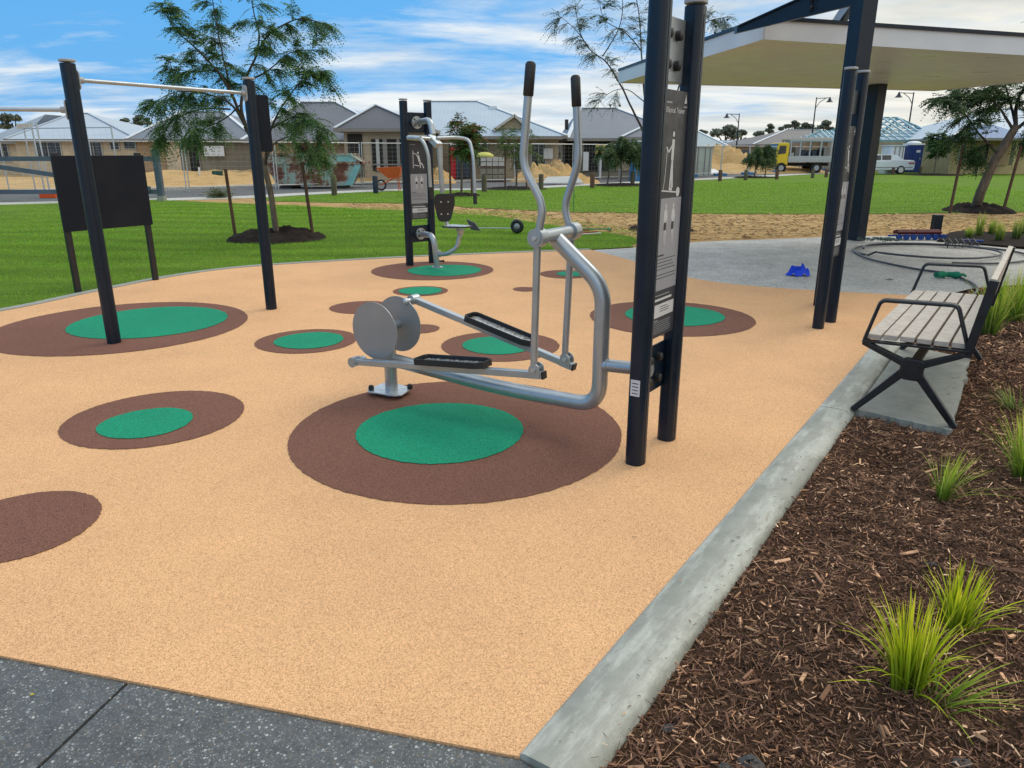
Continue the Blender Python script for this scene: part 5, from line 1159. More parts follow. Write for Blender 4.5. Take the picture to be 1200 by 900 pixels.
def house(label, Y, D, x0, x1, ybase, yeave, yridge, wall, roof, r0=None, r1=None, oh=.45, xridge=None):
    """x0, x1 wall ends and the heights are sighted at depth Y; ridge runs along x; returns helpers"""
    L, Rr = at(x0, ybase, Y), at(x1, ybase, Y); zb = -.03; ze = at((x0+x1)/2, yeave, Y).z; zr = at((x0+x1)/2, yridge, Y+D/2).z
    t = thing('house', label, 'house', ((L.x+Rr.x)/2, Y+D/2, zb))
    m = MB(); m.prism([(L.x, Y, zb), (Rr.x, Y, zb), (Rr.x, Y+D, zb), (L.x, Y+D, zb)], (0, 0, ze-zb)); m.build('wall', wall, t)
    a, b, c, d = (L.x-oh, Y-oh, ze), (Rr.x+oh, Y-oh, ze), (Rr.x+oh, Y+D+oh, ze), (L.x-oh, Y+D+oh, ze)
    ym = Y+D/2; rx0 = at(r0, yridge, ym).x if r0 else L.x+D/2; rx1 = at(r1, yridge, ym).x if r1 else Rr.x-D/2
    e, f = (rx0, ym, zr), (rx1, ym, zr); dz = .004
    m = MB(); m.add([a, b, c, d, e, f], [(0, 1, 5, 4), (1, 2, 5), (2, 3, 4, 5), (3, 0, 4), (3, 2, 1, 0)]); rf = m.build('roof', roof, t)
    m = MB()
    for p, q_ in ((a, b), (b, c), (c, d), (d, a)): m.bar(Vector(p)-Vector((0, 0, .09)), Vector(q_)-Vector((0, 0, .09)), .13, .17)
    m.build('gutter', 'trim', t)
    m = MB()
    for p, q_ in ((a, e), (b, f), (e, f)): m.bar(Vector(p)+Vector((0, 0, .03)), Vector(q_)+Vector((0, 0, .03)), .24, .05)
    m.build('ridge_cap', roof if roof in ('rf_light',) else 'flash', rf)
    return t, rf, ze
def opening(t, Y, px0, px1, py0, py1, kind='window', mull=1, glass='glass'):
    A, B = at(px0, py1, Y), at(px1, py0, Y); c = (A+B)/2; w_, h_ = abs(B.x-A.x), abs(B.z-A.z); y = Y-.012
    m = MB(); fr = .06
    for z in (A.z+fr/2, B.z-fr/2): m.box((c.x, y-.03, z), (w_, .08, fr))
    for x in (A.x+fr/2, B.x-fr/2): m.box((x, y-.03, c.z), (fr, .08, h_-2*fr))
    for k in range(mull): m.box((A.x+w_*(k+1)/(mull+1), y-.03, c.z), (fr*.7, .06, h_-2*fr))
    o = m.build(kind, 'frame_w' if kind == 'window' else 'trim', t); MB().box((c.x, y, c.z), (w_-fr, .02, h_-fr)).build('pane' if kind == 'window' else 'door_panel', glass, o); return o
def patch(t, Y, px0, px1, py0, py1, mat, name, d=.05, dep=.06):
    A, B = at(px0, py1, Y-d), at(px1, py0, Y-d); c = (A+B)/2; MB().box((c.x, Y-d+dep/2-.03, c.z), (abs(B.x-A.x), dep, abs(B.z-A.z))).build(name, mat, t)
def hipwing(t, Y, D, px0, px1, ze, pyr, roof, pxr=None, gable=False, walls=None, flash=True, yb=-.03, pdep=None):
    """projecting front wing whose ridge runs back towards the main roof"""
    x0, x1 = at(px0, 160, Y).x, at(px1, 160, Y).x; xm = at(pxr, 160, Y+1).x if pxr else (x0+x1)/2; yr = Y+(x1-x0)*.35 if not gable else Y-.3; zr = at(pxr or (px0+px1)/2, pyr, yr).z
    oh = .4; a, b = (x0-oh, Y-oh, ze+.02), (x1+oh, Y-oh, ze+.02); c, d = (x1+oh, Y+D, ze+.02), (x0-oh, Y+D, ze+.02); e, f = (xm, yr, zr), (xm, Y+D, zr)
    m = MB(); m.add([a, b, c, d, e, f], [(0, 1, 4), (1, 2, 5, 4), (3, 0, 4, 5), (3, 2, 1, 0)]); rf = m.build('roof', roof, t)
    m = MB(); m.bar(Vector(a)-Vector((0, 0, .09)), Vector(b)-Vector((0, 0, .09)), .14, .18); m.bar(Vector(b)-Vector((0, 0, .09)), Vector(c)-Vector((0, 0, .09)), .14, .18); m.bar(Vector(a)-Vector((0, 0, .09)), Vector(d)-Vector((0, 0, .09)), .14, .18); m.build('gutter', 'trim', t)
    if flash: m = MB(); m.bar(Vector(a)+Vector((0, 0, .03)), Vector(e)+Vector((0, 0, .03)), .24, .05); m.bar(Vector(b)+Vector((0, 0, .03)), Vector(e)+Vector((0, 0, .03)), .2, .05); m.build('ridge_cap', 'flash', rf)
    if walls: m = MB(); m.prism([(x0, Y, yb), (x1, Y, yb), (x1, Y+D, yb), (x0, Y+D, yb)], (0, 0, ze-yb+.01)); m.build('wall', walls, t)
    return rf
# A: far left, cream brick, light grey hip roof
t, rf, ze = house('cream brick house with pale grey hip roof on the far left', 54, 11, 24, 163, 199, 163, 133, 'w_cream', 'rf_light', 86, 104)
opening(t, 54, 43, 71, 166, 186, mull=1); opening(t, 54, 101, 119, 166, 184, mull=1); opening(t, 54, 130, 140, 166, 176, mull=0); opening(t, 54, 146, 159, 165, 175, mull=0)
hipwing(t, 57, 8, -14, 20, at(10, 166, 57).z, 134, 'rf_light', 60, walls='w_cream', flash=False)
m = MB(); v_ = at(29, 148, 56.5); m.box(v_, (.9, .5, .35)); m.build('vent', 'trim_l', rf)
opening(t, 57, 0, 9, 168, 190, mull=1)
# B: brown recess and grey block, dark hip roof
t, rf, ze = house('grey block house with slate roof behind the feathery tree', 50, 10, 166, 300, 207, 163, 131, 'w_grey', 'rf_mid', 212, 262)
patch(t, 50, 166, 198, 165, 207, 'w_tan', 'garage_wall'); patch(t, 50, 198, 209, 164, 207, 'w_cream', 'brick_pier', .16, .1); opening(t, 50, 224, 233, 170, 204, 'door', 0, 'opening')
patch(t, 50, 240, 262, 171, 183, 'white', 'site_notice', .3)
# C: grey and beige, twin roofs with pale ridge
t, rf, ze = house('brown grey house with large dark window openings behind the skip bin', 45, 12, 300, 470, 208, 164, 120, 'w_tan', 'rf_dark', 352, 394)
hipwing(t, 42.5, 12, 403, 497, at(450, 151, 42.5).z, 123, 'rf_dark', 440, walls='w_beige')
patch(t, 42.5, 437, 486, 163, 200, 'opening', 'garage_opening'); patch(t, 42.5, 410, 424, 157, 207, 'opening', 'porch_opening')
patch(t, 42.5, 442, 444, 163, 200, 'frame_w', 'prop', .12); patch(t, 42.5, 450, 453, 163, 199, 'trim', 'stud', .12); patch(t, 42.5, 466, 468, 163, 199, 'trim', 'stud', .12); patch(t, 42.5, 437, 486, 192, 193.5, 'trim', 'rail', .15)
# D: pale blue roof with small gable
t, rf, ze = house('beige house with wide pale blue roof and a small gable', 47, 13, 505, 654, 208, 159, 119, 'w_beige', 'rf_blue', 500, 560)
hipwing(t, 46, 8, 566, 650, at(600, 160, 46).z, 137, 'rf_blue', 600, flash=False)
gm = MB(); g0_, g1_, g2_ = at(584, 151, 46.2), at(616, 151, 46.2), at(603, 138, 46.2)
gm.prism([g0_, g1_, g2_], (0, 3, 0)); gm.build('gable', 'w_beige', t)
gm = MB(); gm.bar(g0_+Vector((-.3, -.15, -.1)), g2_+Vector((0, -.15, .12)), .35, .14); gm.bar(g1_+Vector((.3, -.15, -.1)), g2_+Vector((0, -.15, .12)), .35, .14); gm.build('barge_board', 'trim_l', t)
gm = MB(); q0_, q1_, q2_ = g0_+Vector((-.4, -.1, -.1)), g1_+Vector((.4, -.1, -.1)), g2_+Vector((0, -.1, .2)); gm.add([q0_, q2_, q2_+Vector((0, 4, 0)), q0_+Vector((0, 4, 0)), q1_, q1_+Vector((0, 4, 0))], [(0, 1, 2, 3), (1, 4, 5, 2)]); gm.build('gable_roof', 'rf_blue', t)
opening(t, 47, 602, 614, 167, 200, mull=0); opening(t, 47, 622, 640, 167, 200, mull=1); opening(t, 47, 560, 572, 168, 196, mull=0); patch(t, 47, 637, 648, 174, 186, 'white', 'site_notice', .2)
patch(t, 47, 626, 632, 189, 197, 'opening', 'vent_opening', .1)
m = MB(); m.box(at(578, 133, 52), (.5, .5, .9)); m.build('flue', 'flash', rf)
# E: dark roof, open front
t, rf, ze = house('dark roofed house with open unfinished front right of the levers', 49, 13, 672, 800, 206, 162, 127, 'w_grey', 'rf_mid', 680, 722)
patch(t, 49, 684, 716, 165, 200, 'opening', 'garage_opening'); patch(t, 49, 722, 748, 166, 200, 'w_beige', 'pier'); hipwing(t, 48, 6, 735, 802, at(770, 161, 48).z, 143, 'rf_mid', 765, flash=True)
patch(t, 49, 683, 690, 178, 200, 'white', 'leaning_board', .5); patch(t, 49, 701, 704, 172, 200, 'frame_w', 'prop', .4)
m = MB(); m.tube([at(664, 152, 51), at(664, 140, 51)], .12, 8); m.build('vent_pipe', 'rubber_black', rf)
# far row
t, rf, ze = house('small teal grey roofed house far behind the twin posts', 74, 9, 800, 845, 192, 171, 153, 'w_beige', 'rf_teal', 806, 816)
t, rf, ze = house('long low house with brown grey roof behind the truck', 78, 14, 884, 976, 192, 169, 152, 'w_tan', 'rf_brown', 922, 962)
t, rf, ze = house('low white roofed shed row beside the distant trees', 92, 8, 838, 880, 190, 170, 165, 'w_tan', 'rf_light')
# dark sheet fence in front
def sheetfence(name, label, a, b, h, mat, n=8):
    A, B = Vector(a), Vector(b); t = thing(name, label, 'fence', (A+B)/2)
    m = MB(); m.bar(A+Vector((0, 0, h/2-.03)), B+Vector((0, 0, h/2-.03)), .05, h); m.build('panel', mat, t)
    m = MB()
    for k in range(n+1): p = A.lerp(B, k/n); m.box(p+Vector((0, -.04, h/2)), (.06, .06, h+.08))
    tag(m.build('post', 'trim', t), kind='stuff') if False else m.build('post_row', 'trim', t)
sheetfence('sheet_fence', 'dark blue grey sheet fence beside the sand heap', (at(836, 190, 70).x, 70, 0), (at(878, 190, 70).x, 70, 0), 1.8, 'darkfence', 4)
sheetfence('sheet_fence', 'brown sheet fence behind the white car', (at(1003, 190, 66).x, 66, 0), (at(1042, 190, 66).x, 66, 0), 2.2, 'w_red', 5)
# H: timber and steel roof frame
M['truss'] = flat('blue green roof framing', (.17, .33, .36), .5); M['truss_l'] = flat('pale blue framing', (.40, .58, .66), .5)
Yh = 64; t = thing('unfinished_house', 'unfinished house with blue green open roof framing', 'house', at(1040, 190, Yh+6))
xa, xb = at(985, 170, Yh).x, at(1108, 170, Yh).x; D = 13; ze = at(1050, 165, Yh).z; zr = at(1035, 138, Yh+D/2).z
m = MB(); m.prism([(xa+.5, Yh, -.03), (xb-.3, Yh, -.03), (xb-.3, Yh+D, -.03), (xa+.5, Yh+D, -.03)], (0, 0, ze)); m.build('wall', 'w_cream', t)
A_, B_, C_, D_ = Vector((xa, Yh-.4, ze)), Vector((xb, Yh-.4, ze)), Vector((xb, Yh+D, ze)), Vector((xa, Yh+D, ze)); e_, f_ = Vector((at(1030, 138, Yh+D/2).x, Yh+D/2, zr)), Vector((at(1052, 138, Yh+D/2).x, Yh+D/2, zr))
m = MB()
for p, q_ in ((A_, e_), (B_, f_), (C_, f_), (D_, e_), (e_, f_), (A_, B_), (B_, C_), (C_, D_), (D_, A_)): m.bar(p, q_, .14, .14)
m.build('ridge_frame', 'truss', t)
for base, top, nn in (((A_, B_), (e_, f_), 13), ((B_, C_), (f_, f_), 9), ((D_, A_), (e_, e_), 9), ((C_, D_), (f_, e_), 11)):
    for k in range(1, nn):
        u_ = k/nn; p = base[0].lerp(base[1], u_)
        # jack rafters run square to the eave until they meet the hip
        d_ = (top[0]+top[1])/2; ax_ = Vector((0, 1, 0)) if abs(base[1].y-base[0].y) < .1 else Vector((1, 0, 0)); sgn = 1 if (e_+f_).dot(ax_)/2 > p.dot(ax_) else -1
        if ax_.y: 
            lim = min(1, abs(p.x-base[0].x)/max(abs(top[0].x-base[0].x), .1), abs(base[1].x-p.x)/max(abs(base[1].x-top[1].x), .1)); q_ = Vector((p.x, p.y+sgn*lim*(D/2), ze+(zr-ze)*lim))
        else:
            lim = min(abs(p.y-base[0].y), abs(base[1].y-p.y))/(D/2); hx = abs((top[0].x)-p.x); q_ = Vector((p.x+sgn*lim*hx, p.y, ze+(zr-ze)*lim))
        m = MB(); m.bar(p, q_, .09, .12); m.build('rafter', 'truss_l', t)
for k in range(1, 8):
    u_ = k/8; m = MB(); p0, p1_ = A_.lerp(e_, u_), B_.lerp(f_, u_); m.bar(p0+Vector((0, -.02, .07)), p1_+Vector((0, -.02, .07)), .06, .06)
    p2_ = C_.lerp(f_, u_); m.bar(p1_+Vector((0, 0, .07)), p2_+Vector((0, 0, .07)), .06, .06); m.build('batten', 'truss', t)
opening(t, Yh, 1052, 1060, 172, 190, mull=0)
t2_ = thing('unfinished_house', 'lower blue open roof framing left of the shelter column', 'house', at(965, 190, 68)); xa, xb = at(936, 170, 68).x, at(1004, 170, 68).x; zl = at(960, 166, 68).z; zh = at(980, 153, 71).z
m = MB(); m.prism([(xa+1, 68, -.03), (xb, 68, -.03), (xb, 76, -.03), (xa+1, 76, -.03)], (0, 0, zl)); m.build('wall', 'w_tan', t2_)
for k in range(12):
    x = xa+(xb-xa)*k/11; zt = zl+(zh-zl)*min(1, (k+1)/7); m = MB(); m.bar((x, 67.7, zl+.05), (x+.4, 71.5, zt), .09, .1); m.build('rafter', 'truss_l', t2_)
m = MB(); m.bar((xa, 67.7, zl+.05), (xb, 67.7, zl+.05), .1, .12); m.bar((xa, 67.7, zl+.05), (xa+(xb-xa)*.6, 71.5, zh), .12, .12); m.bar((xa+(xb-xa)*.55, 71.5, zh), (xb, 71.5, zh), .12, .12); m.build('ridge_frame', 'truss', t2_)
# I: right, yellow brick piers with blue wrapped eaves
t, rf, ze = house('yellow brick house with blue edged roof behind the leaning tree', 58, 13, 1112, 1290, 196, 162, 128, 'w_yellow', 'rf_blue', 1160, 1240)
M['tarp'] = flat('blue roof sarking', (.07, .16, .33), .5)
hipwing(t, 56, 6, 1135, 1200, at(1170, 162, 56).z, 146, 'tarp', 1165, flash=False)
patch(t, 58, 1112, 1121, 166, 182, 'w_yellow', 'brick_panel'); patch(t, 56.2, 1186, 1194, 162, 194, 'w_yellow', 'brick_pier', .2, .5); opening(t, 58, 1122, 1133, 165, 188, mull=0); patch(t, 58, 1136, 1186, 163, 194, 'w_tan', 'garage_door', .1); patch(t, 58, 1152, 1160, 166, 194, 'opening', 'side_opening', .15)
# distant trees over the roofs
def far_tree(px, py, Y, wpx, label, seed, name='distant_tree', layers=4):
    r_ = np.random.default_rng(seed); c = at(px, py, Y); s = Y/FPX; R_ = wpx*s/2; t = thing(name, label, 'tree', (c.x, Y, -.03), 'distant gum trees over the roofs')
    m = MB(); m.tube([(c.x, Y, -.1), (c.x+R_*.1, Y, c.z*.5), (c.x, Y, c.z)], [.3, .22, .1], 7)
    Ps = []
    for k in range(layers):
        bx = c.x+r_.normal(0, R_*.45); bz = c.z+r_.normal(0, R_*.3)+.2*R_; m.tube([(c.x, Y, c.z*.6), ((c.x+bx)/2, Y, (c.z*.6+bz)/2), (bx, Y, bz)], [.14, .1, .05], 5)
        n = 230; P = r_.normal(0, 1, (n, 3)); P /= np.linalg.norm(P, axis=1, keepdims=True); P *= r_.uniform(.3, 1, (n, 1))*np.array([R_*.5, R_*.5, R_*.26]); Ps.append(P+np.array([bx, Y, bz]))
    m.build('trunk', 'barkdark', t); P = np.concatenate(Ps); n = len(P); a = r_.normal(0, 1, (n, 3)); a /= np.linalg.norm(a, axis=1, keepdims=True); b = np.cross(a, r_.normal(0, 1, (n, 3))); b /= np.linalg.norm(b, axis=1, keepdims=True)
    L = .06*R_+.14; vs = np.stack([P-a*L, P-b*L*.6, P+a*L, P+b*L*.6], 1); cs = np.array([(.13, .155, .125)])*r_.uniform(.6, 1.5, (n, 1)); col_mesh('crown', vs, 4, cs, 'leaf', t, org=t['_o'])  # distance haze is put into the pale greyed leaf colour
for k, (px, py, Y, wd_, lab) in enumerate([(14, 144, 110, 26, 'dark distant gum tree above the far left roof'), (148, 143, 110, 16, 'small distant gum left of the pair between roofs'), (162, 146, 112, 18, 'flat topped distant gum between the two left roofs'), (172, 143, 115, 12, 'small round distant gum right of the flat one'),
        (850, 158, 120, 34, 'largest distant tree left of the first street lamp'), (868, 162, 125, 22, 'low distant tree behind the first street lamp'), (884, 161, 125, 24, 'low bushy distant tree right of the first lamp'), (903, 152, 125, 13, 'tall thin distant gum with high crown'),
        (921, 148, 130, 14, 'umbrella shaped distant gum above the brown roof'), (932, 149, 130, 12, 'narrow distant gum right of the umbrella shaped one'), (945, 153, 120, 18, 'dark distant gum beside the second street lamp'), (960, 155, 118, 22, 'broad distant gum behind the open roof framing'), (972, 152, 118, 14, 'distant gum touching the shelter posts'), (823, 157, 125, 10, 'tiny distant gum at the edge of the twin posts')]): far_tree(px, py, Y, wd_, lab, 100+k)
tl = MB()
n = 26000; X_ = rng.uniform(-190, 190, n); Hh = 3.2+1.6*np.sin(X_*.11)+1.2*np.sin(X_*.37+1)+.8*np.sin(X_*.9); Zz = rng.random(n)**.7*Hh; P = np.stack([X_, rng.uniform(160, 175, n), Zz], -1)
a = rng.normal(0, 1, (n, 3)); a /= np.linalg.norm(a, axis=1, keepdims=True); b = np.cross(a, rng.normal(0, 1, (n, 3))); b /= np.linalg.norm(b, axis=1, keepdims=True)
o = col_mesh('treeline', np.stack([P-a*.8, P-b*.5, P+a*.8, P+b*.5], 1), 4, np.array([(.15, .17, .15)])*rng.uniform(.6, 1.4, (n, 1)), 'leaf', org=(0, 165, 0)); tag(o, 'far off dark treeline behind the housing estate', 'trees', kind='stuff')  # greyed leaf colour paints in the haze at the horizon

# ---- street lamps
def lamp(px, ptop, Y, side, label):
    p = at(px, ptop, Y); t = thing('street_lamp', label, 'street lamp', (p.x, Y, 0), 'street lamps of the estate'); h = p.z
    MB().tube([(p.x, Y, -.1), (p.x, Y, h*.5), (p.x, Y, h)], [.11, .075, .05], 8).build('pole', 'navy', t)
    m = MB(); m.tube([(p.x, Y, h-.1), (p.x+side*1.2, Y, h-.05)], .035, 6); m.tube([(p.x, Y, h-1.0), (p.x+side*.35, Y, h-.45), (p.x+side*.9, Y, h-.08)], .03, 6); m.build('bracket', 'navy', t)
    c = Vector((p.x+side*1.3, Y, h-.1)); m = MB(); m.tube([c+Vector((0, 0, .12)), c, c-Vector((0, 0, .16)), c-Vector((0, 0, .34))], [.05, .09, .16, .34], 12); m.build('lamp_shade', 'navy', t)
lamp(866.5, 133, 82, -1, 'street lamp with arm to the left above the far trees'); lamp(957, 114, 76, 1, 'street lamp with arm to the right left of the shelter column'); lamp(1071, 108, 70, -1, 'tallest street lamp under the right shelter edge')

# ---- construction fencing of steel frames
def fence_panel(a, b, label, h=2.05, foot='blue', grp='temporary fence panels along the building site'):
    A, B = Vector(a), Vector(b); t = thing('temporary_fence', label, 'fence', (A+B)/2, grp); u_ = (B-A).normalized()
    m = MB(); m.tube([A+Vector((0, 0, .02)), A+Vector((0, 0, h))], .024, 6); m.tube([B+Vector((0, 0, .02)), B+Vector((0, 0, h))], .024, 6); m.tube([A+Vector((0, 0, h-.05)), B+Vector((0, 0, h-.05))], .022, 6); m.tube([A+Vector((0, 0, .2)), B+Vector((0, 0, .2))], .018, 6); m.build('frame', 'galv', t)
    m = MB(); n = int((B-A).length/.26)
    for k in range(1, n): p = A.lerp(B, k/n); m.add([p+Vector((-.0018, 0, .2)), p+Vector((.0018, 0, .2)), p+Vector((.0018, 0, h-.05)), p+Vector((-.0018, 0, h-.05))], [(0, 1, 2, 3)])
    for k in range(1, 9): z = .2+k*(h-.25)/9; m.add([A+Vector((0, 0, z-.0018)), B+Vector((0, 0, z-.0018)), B+Vector((0, 0, z+.0018)), A+Vector((0, 0, z+.0018))], [(0, 1, 2, 3)])
    m.build('wire_mesh', 'galv', t)
M['fblue'] = flat('blue fence foot plastic', (.03, .17, .38), .6); M['forange'] = flat('orange fence foot plastic', (.75, .10, .02), .6)
def ffoot(p, mat, label, sc=1.0):
    m = MB(); m.rbox((p[0], p[1], .07), (.62*sc, .24*sc, .15), .05, (1, .2, 0), (-.2, 1, 0)); m.box((p[0], p[1], .16), (.2*sc, .12*sc, .06)); tag(m.build('fence_foot', mat), label, 'fence foot', 'plastic feet of the temporary fence')
fline = [(-19.5, 29.3), (-16.6, 30.2), (-13.5, 31.6), (-10.4, 33.6), (-7.2, 36.6), (-3.6, 39.0), (0.2, 40.4), (3.4, 42.3), (6.4, 45.4), (9.2, 48.4), (12.0, 51.2), (14.8, 54.2), (17.6, 57.0), (20.6, 60.0), (23.6, 62.8), (26.8, 65.8), (30, 68.4), (33.4, 71), (37, 73.6)]
fpos = ['behind the black sign board', 'right of the black sign board', 'beside the timber gate post', 'below the feathery tree', 'in front of the grey block house', 'in front of the skip bin', 'right of the skip bin', 'behind the chest press', 'beside the portable toilet', 'in front of the brick pallets', 'in front of the sand pile', 'beside the weeping saplings', 'right of the twin posts', 'in front of the sand heap', 'left of the yellow truck', 'in front of the yellow truck', 'behind the shelter columns', 'in front of the white car']
for k in range(len(fline)-1):
    a, b = Vector((*fline[k], 0)), Vector((*fline[k+1], 0)); g_ = (b-a).normalized()*.06; fence_panel(a+g_, b-g_, 'galvanised wire mesh fence panel '+fpos[k])
for k, i in enumerate((9, 10, 11, 12, 13, 14, 15, 16, 17)): ffoot(fline[i], 'fblue', 'blue plastic fence foot '+fpos[i], 1.5)
fence_panel(at(43, 230, 28.3)*1, at(143, 232, 27.2), 'tall fence panel leaning above the black sign board', 2.45)
for n_, (x, lab) in enumerate([(41, 'left thin steel pole of the pair above the orange foot'), (47, 'right thin steel pole of the pair above the orange foot')]):
    p = at(x+13, 232, 28.0); p.z = 0; m = MB(); m.tube([p, Vector((p.x-.05, p.y, 2.62))], .03, 7); tag(m.build('steel_pole', 'galv'), lab, 'pole')
for o_ in []: pass
p = G(57, 231.5); ffoot((p[0], p[1]), 'forange', 'orange plastic fence foot left of the sign board', .9)
# blue grey rail gate on the left
M['bluegrey'] = pm('blue grey painted timber', (.055, .085, .115), (.075, .105, .14), 4, .55)
gt = thing('rail_gate', 'blue grey timber rail gate with diagonal brace behind the sign board', 'gate', (-14, 26, 0))
m = MB(); m.rbox((-12.05, 26, .83), (.20, .20, 1.68), .03); pst = m.build('post', 'bluegrey', gt); MB().rbox((-12.05, 26, 1.68), (.22, .22, .05), .03).build('cap', 'capgrey', pst); MB().rbox((-12.05, 26, .05), (.24, .24, .22), .02).build('footing', 'concrete', pst)
for a, b in (((-12.1, 25.9, 1.38), (-18.2, 25.9, 1.38)), ((-12.1, 25.9, .30), (-18.2, 25.9, .30)), ((-12.3, 25.8, .40), (-18.0, 25.8, 1.22))):
    m = MB(); m.bar(a, b, .06, .15); m.build('rail', 'bluegrey', gt)
m = MB(); m.rbox((-18.2, 26, .83), (.20, .20, 1.68), .03); m.build('post', 'bluegrey', gt)
# timber bollards on the lawn edge
for k, (x, y0, y1, mt_) in enumerate([(392, 229, 205, 'bollard'), (440.5, 226.5, 206, 'navy'), (567.5, 224.5, 205, 'bollard'), (634, 222, 204, 'bollard'), (694, 220, 203, 'stake'), (741, 217, 201, 'bollard'), (843.5, 212, 199, 'stake'), (873.5, 211, 199, 'bollard'), (910, 210, 198.5, 'stake'), (952, 208.5, 198, 'bollard'), (968, 207.5, 198, 'stake'), (1022, 205.5, 196, 'bollard'), (1046, 204.6, 196, 'stake'), (1078, 203.5, 195, 'bollard'), (1127, 202, 194, 'stake'), (1160, 200.6, 193, 'bollard')]):
    b = V2(G(x, y0)); h = at(x, y1, b.y).z; m = MB(); m.tube([b-Vector((0, 0, .1)), b+Vector((0, 0, h-.03)), b+Vector((0, 0, h))], [.11, .11, .085], 12)
    where = ['left of the chest press near the skip bin', 'dark, nearest left of the chest press', 'right of the leafy young tree', 'between the trainer lever arms', 'right of the right lever arm', 'touching the near twin post', 'first right of the twin posts', 'second right of the twin posts', 'in front of the yellow cab', 'below the truck tray', 'left of the shelter posts', 'left of the white car', 'below the white car', 'below the blue toilet', 'left of the leaning tree', 'right of the leaning tree'][k]
    tag(m.build('timber_bollard', mt_), 'short round bollard '+where, 'bollard', 'bollards along the lawn edge')

# ---- skip bin
def rustmat():
    m, nt, b, out = _nt('rusty teal paint'); co = geoco(nt); n_ = noise_of(nt, co, 1.9, 10, .72)
    col = ramp(nt, n_, [(.40, (.11, .038, .022)), (.48, (.17, .07, .04)), (.53, (.30, .30, .25)), (.62, (.22, .40, .37))])
    col = mixc(nt, ramp(nt, noise_of(nt, co, 7, 8, .8), [(.55, 0.0), (.68, .8)]), col, (.10, .035, .02)); nt.links.new(col, b.inputs['Base Color']); b.inputs['Roughness'].default_value = .8; return m
M['rust'] = rustmat(); M['teal'] = pm('teal bin paint', (.15, .36, .36), (.22, .44, .43), 3, .6)
Ys = 35.0; sL, sR = at(312, 200, Ys).x, at(424, 200, Ys).x; zt = at(370, 181, Ys).z; zm = at(370, 191, Ys).z
bn = thing('skip_bin', 'rusty skip bin with peeling teal paint behind the feathery tree', 'skip bin', ((sL+sR)/2, Ys+.9, 0)); w_ = 1.8
def bp(x, z, y): return Vector((x, Ys+y, z))
m = MB(); prof_ = [(sL+.45, .12), (sR-.75, .12), (sR-.1, zm), (sR-.55, zt), (sL+.0, zt), (sL-.1, zm)]
m.prism([bp(x, z, 0) for x, z in prof_], (0, w_, 0)); m.build('body', 'rust', bn)
m = MB()
for y in (-.03, w_+.03): m.bar(bp(sL-.12, zm, y), bp(sR+.02, zm, y), .1, .12); m.bar(bp(sL, zt, y), bp(sR-.5, zt, y), .1, .10)
m.bar(bp(sR+.02, zm, -.03), bp(sR+.02, zm, w_+.03), .1, .12); m.bar(bp(sR-.5, zt, -.03), bp(sR+.02, zm, -.03), .1, .1); m.bar(bp(sR-.5, zt, -.03), bp(sR-.5, zt, w_), .1, .1); m.build('rim', 'rust', bn)
m = MB(); m.prism([bp(sR-.80, .14, -.02), bp(sR-.45, .14, -.02), bp(sR+.0, zm-.06, -.02), bp(sR-.30, zm-.06, -.02)], (0, -.03, 0)); m.prism([bp(sR-1.1, zm+.06, -.01), bp(sR-.12, zm+.06, -.01), bp(sR-.55, zt-.05, -.01), bp(sR-1.1, zt-.05, -.01)], (0, -.03, 0)); m.build('end_panel', 'teal', bn)
for x in (sL+.9, sL+1.8, sL+2.7): m = MB(); m.box(bp(x, zm/2+.05, -.04), (.10, .08, zm-.1)); m.build('rib', 'rust', bn)
for x in (sL+.8, sR-1.2): m = MB(); m.box(bp(x, .03, .9), (.5, 1.7, .18)); m.build('skid', 'rubber_black', bn)
# ---- portable toilets
def toilet(px0, px1, ytop, ybot, side, front, roofm, label, dom=False, ang=0, splitpx=None):
    b = V2(G((px0+px1)/2, ybot)); Y = b.y; z = at(px0, ytop, Y).z; w_ = at(px1, 200, Y).x-at(px0, 200, Y).x; t = thing('portable_toilet', label, 'toilet', b, 'portable toilets on the site'); k = w_*.5
    m = MB(); m.rbox(b+Vector((0, .55, z/2)), (w_, 1.1, z-.2), .05); m.build('body', front, t)
    m = MB(); m.box(b+Vector((w_*.06, -.012, z*.47)), (w_*.62, .03, z*.80)); dr = m.build('door', front, t); MB().box(b+Vector((w_*.30, -.04, z*.5)), (.06, .04, .14)).build('handle', 'capgrey', dr)
    if side != front: m = MB(); m.box(b+Vector((-w_*.36, -.02, z*.47)), (w_*.28, .05, z*.86)); m.build('side_panel', side, t)
    m = MB()
    if dom: m.rbox(b+Vector((0, .55, z-.06)), (w_+.1, 1.2, .12), .06); m.dome(b+Vector((0, .55, z-.0)), w_*.52, (0, 0, 1), 16, 4, .32)
    else: m.rbox(b+Vector((0, .55, z-.05)), (w_+.1, 1.2, .14), .05)
    m.build('roof', roofm, t); MB().box(b+Vector((w_*.12, -.035, z*.74)), (w_*.28, .02, .17)).build('notice', 'signwhite' if dom else 'maroonl', t)
M['maroonl'] = flat('red notice', (.55, .16, .15)); M['tred'] = flat('red toilet plastic', (.42, .012, .025), .5); M['tdark'] = flat('dark grey blue toilet plastic', (.035, .05, .07), .5); M['tblue'] = flat('deep blue toilet plastic', (.012, .035, .17), .45)
toilet(527, 554, 168, 211, 'tred', 'tdark', 'white', 'dark portable toilet with red side behind the chest press'); toilet(1062, 1078, 168, 203.5, 'tblue', 'tblue', 'white', 'blue portable toilet with white domed roof beside the car', True)
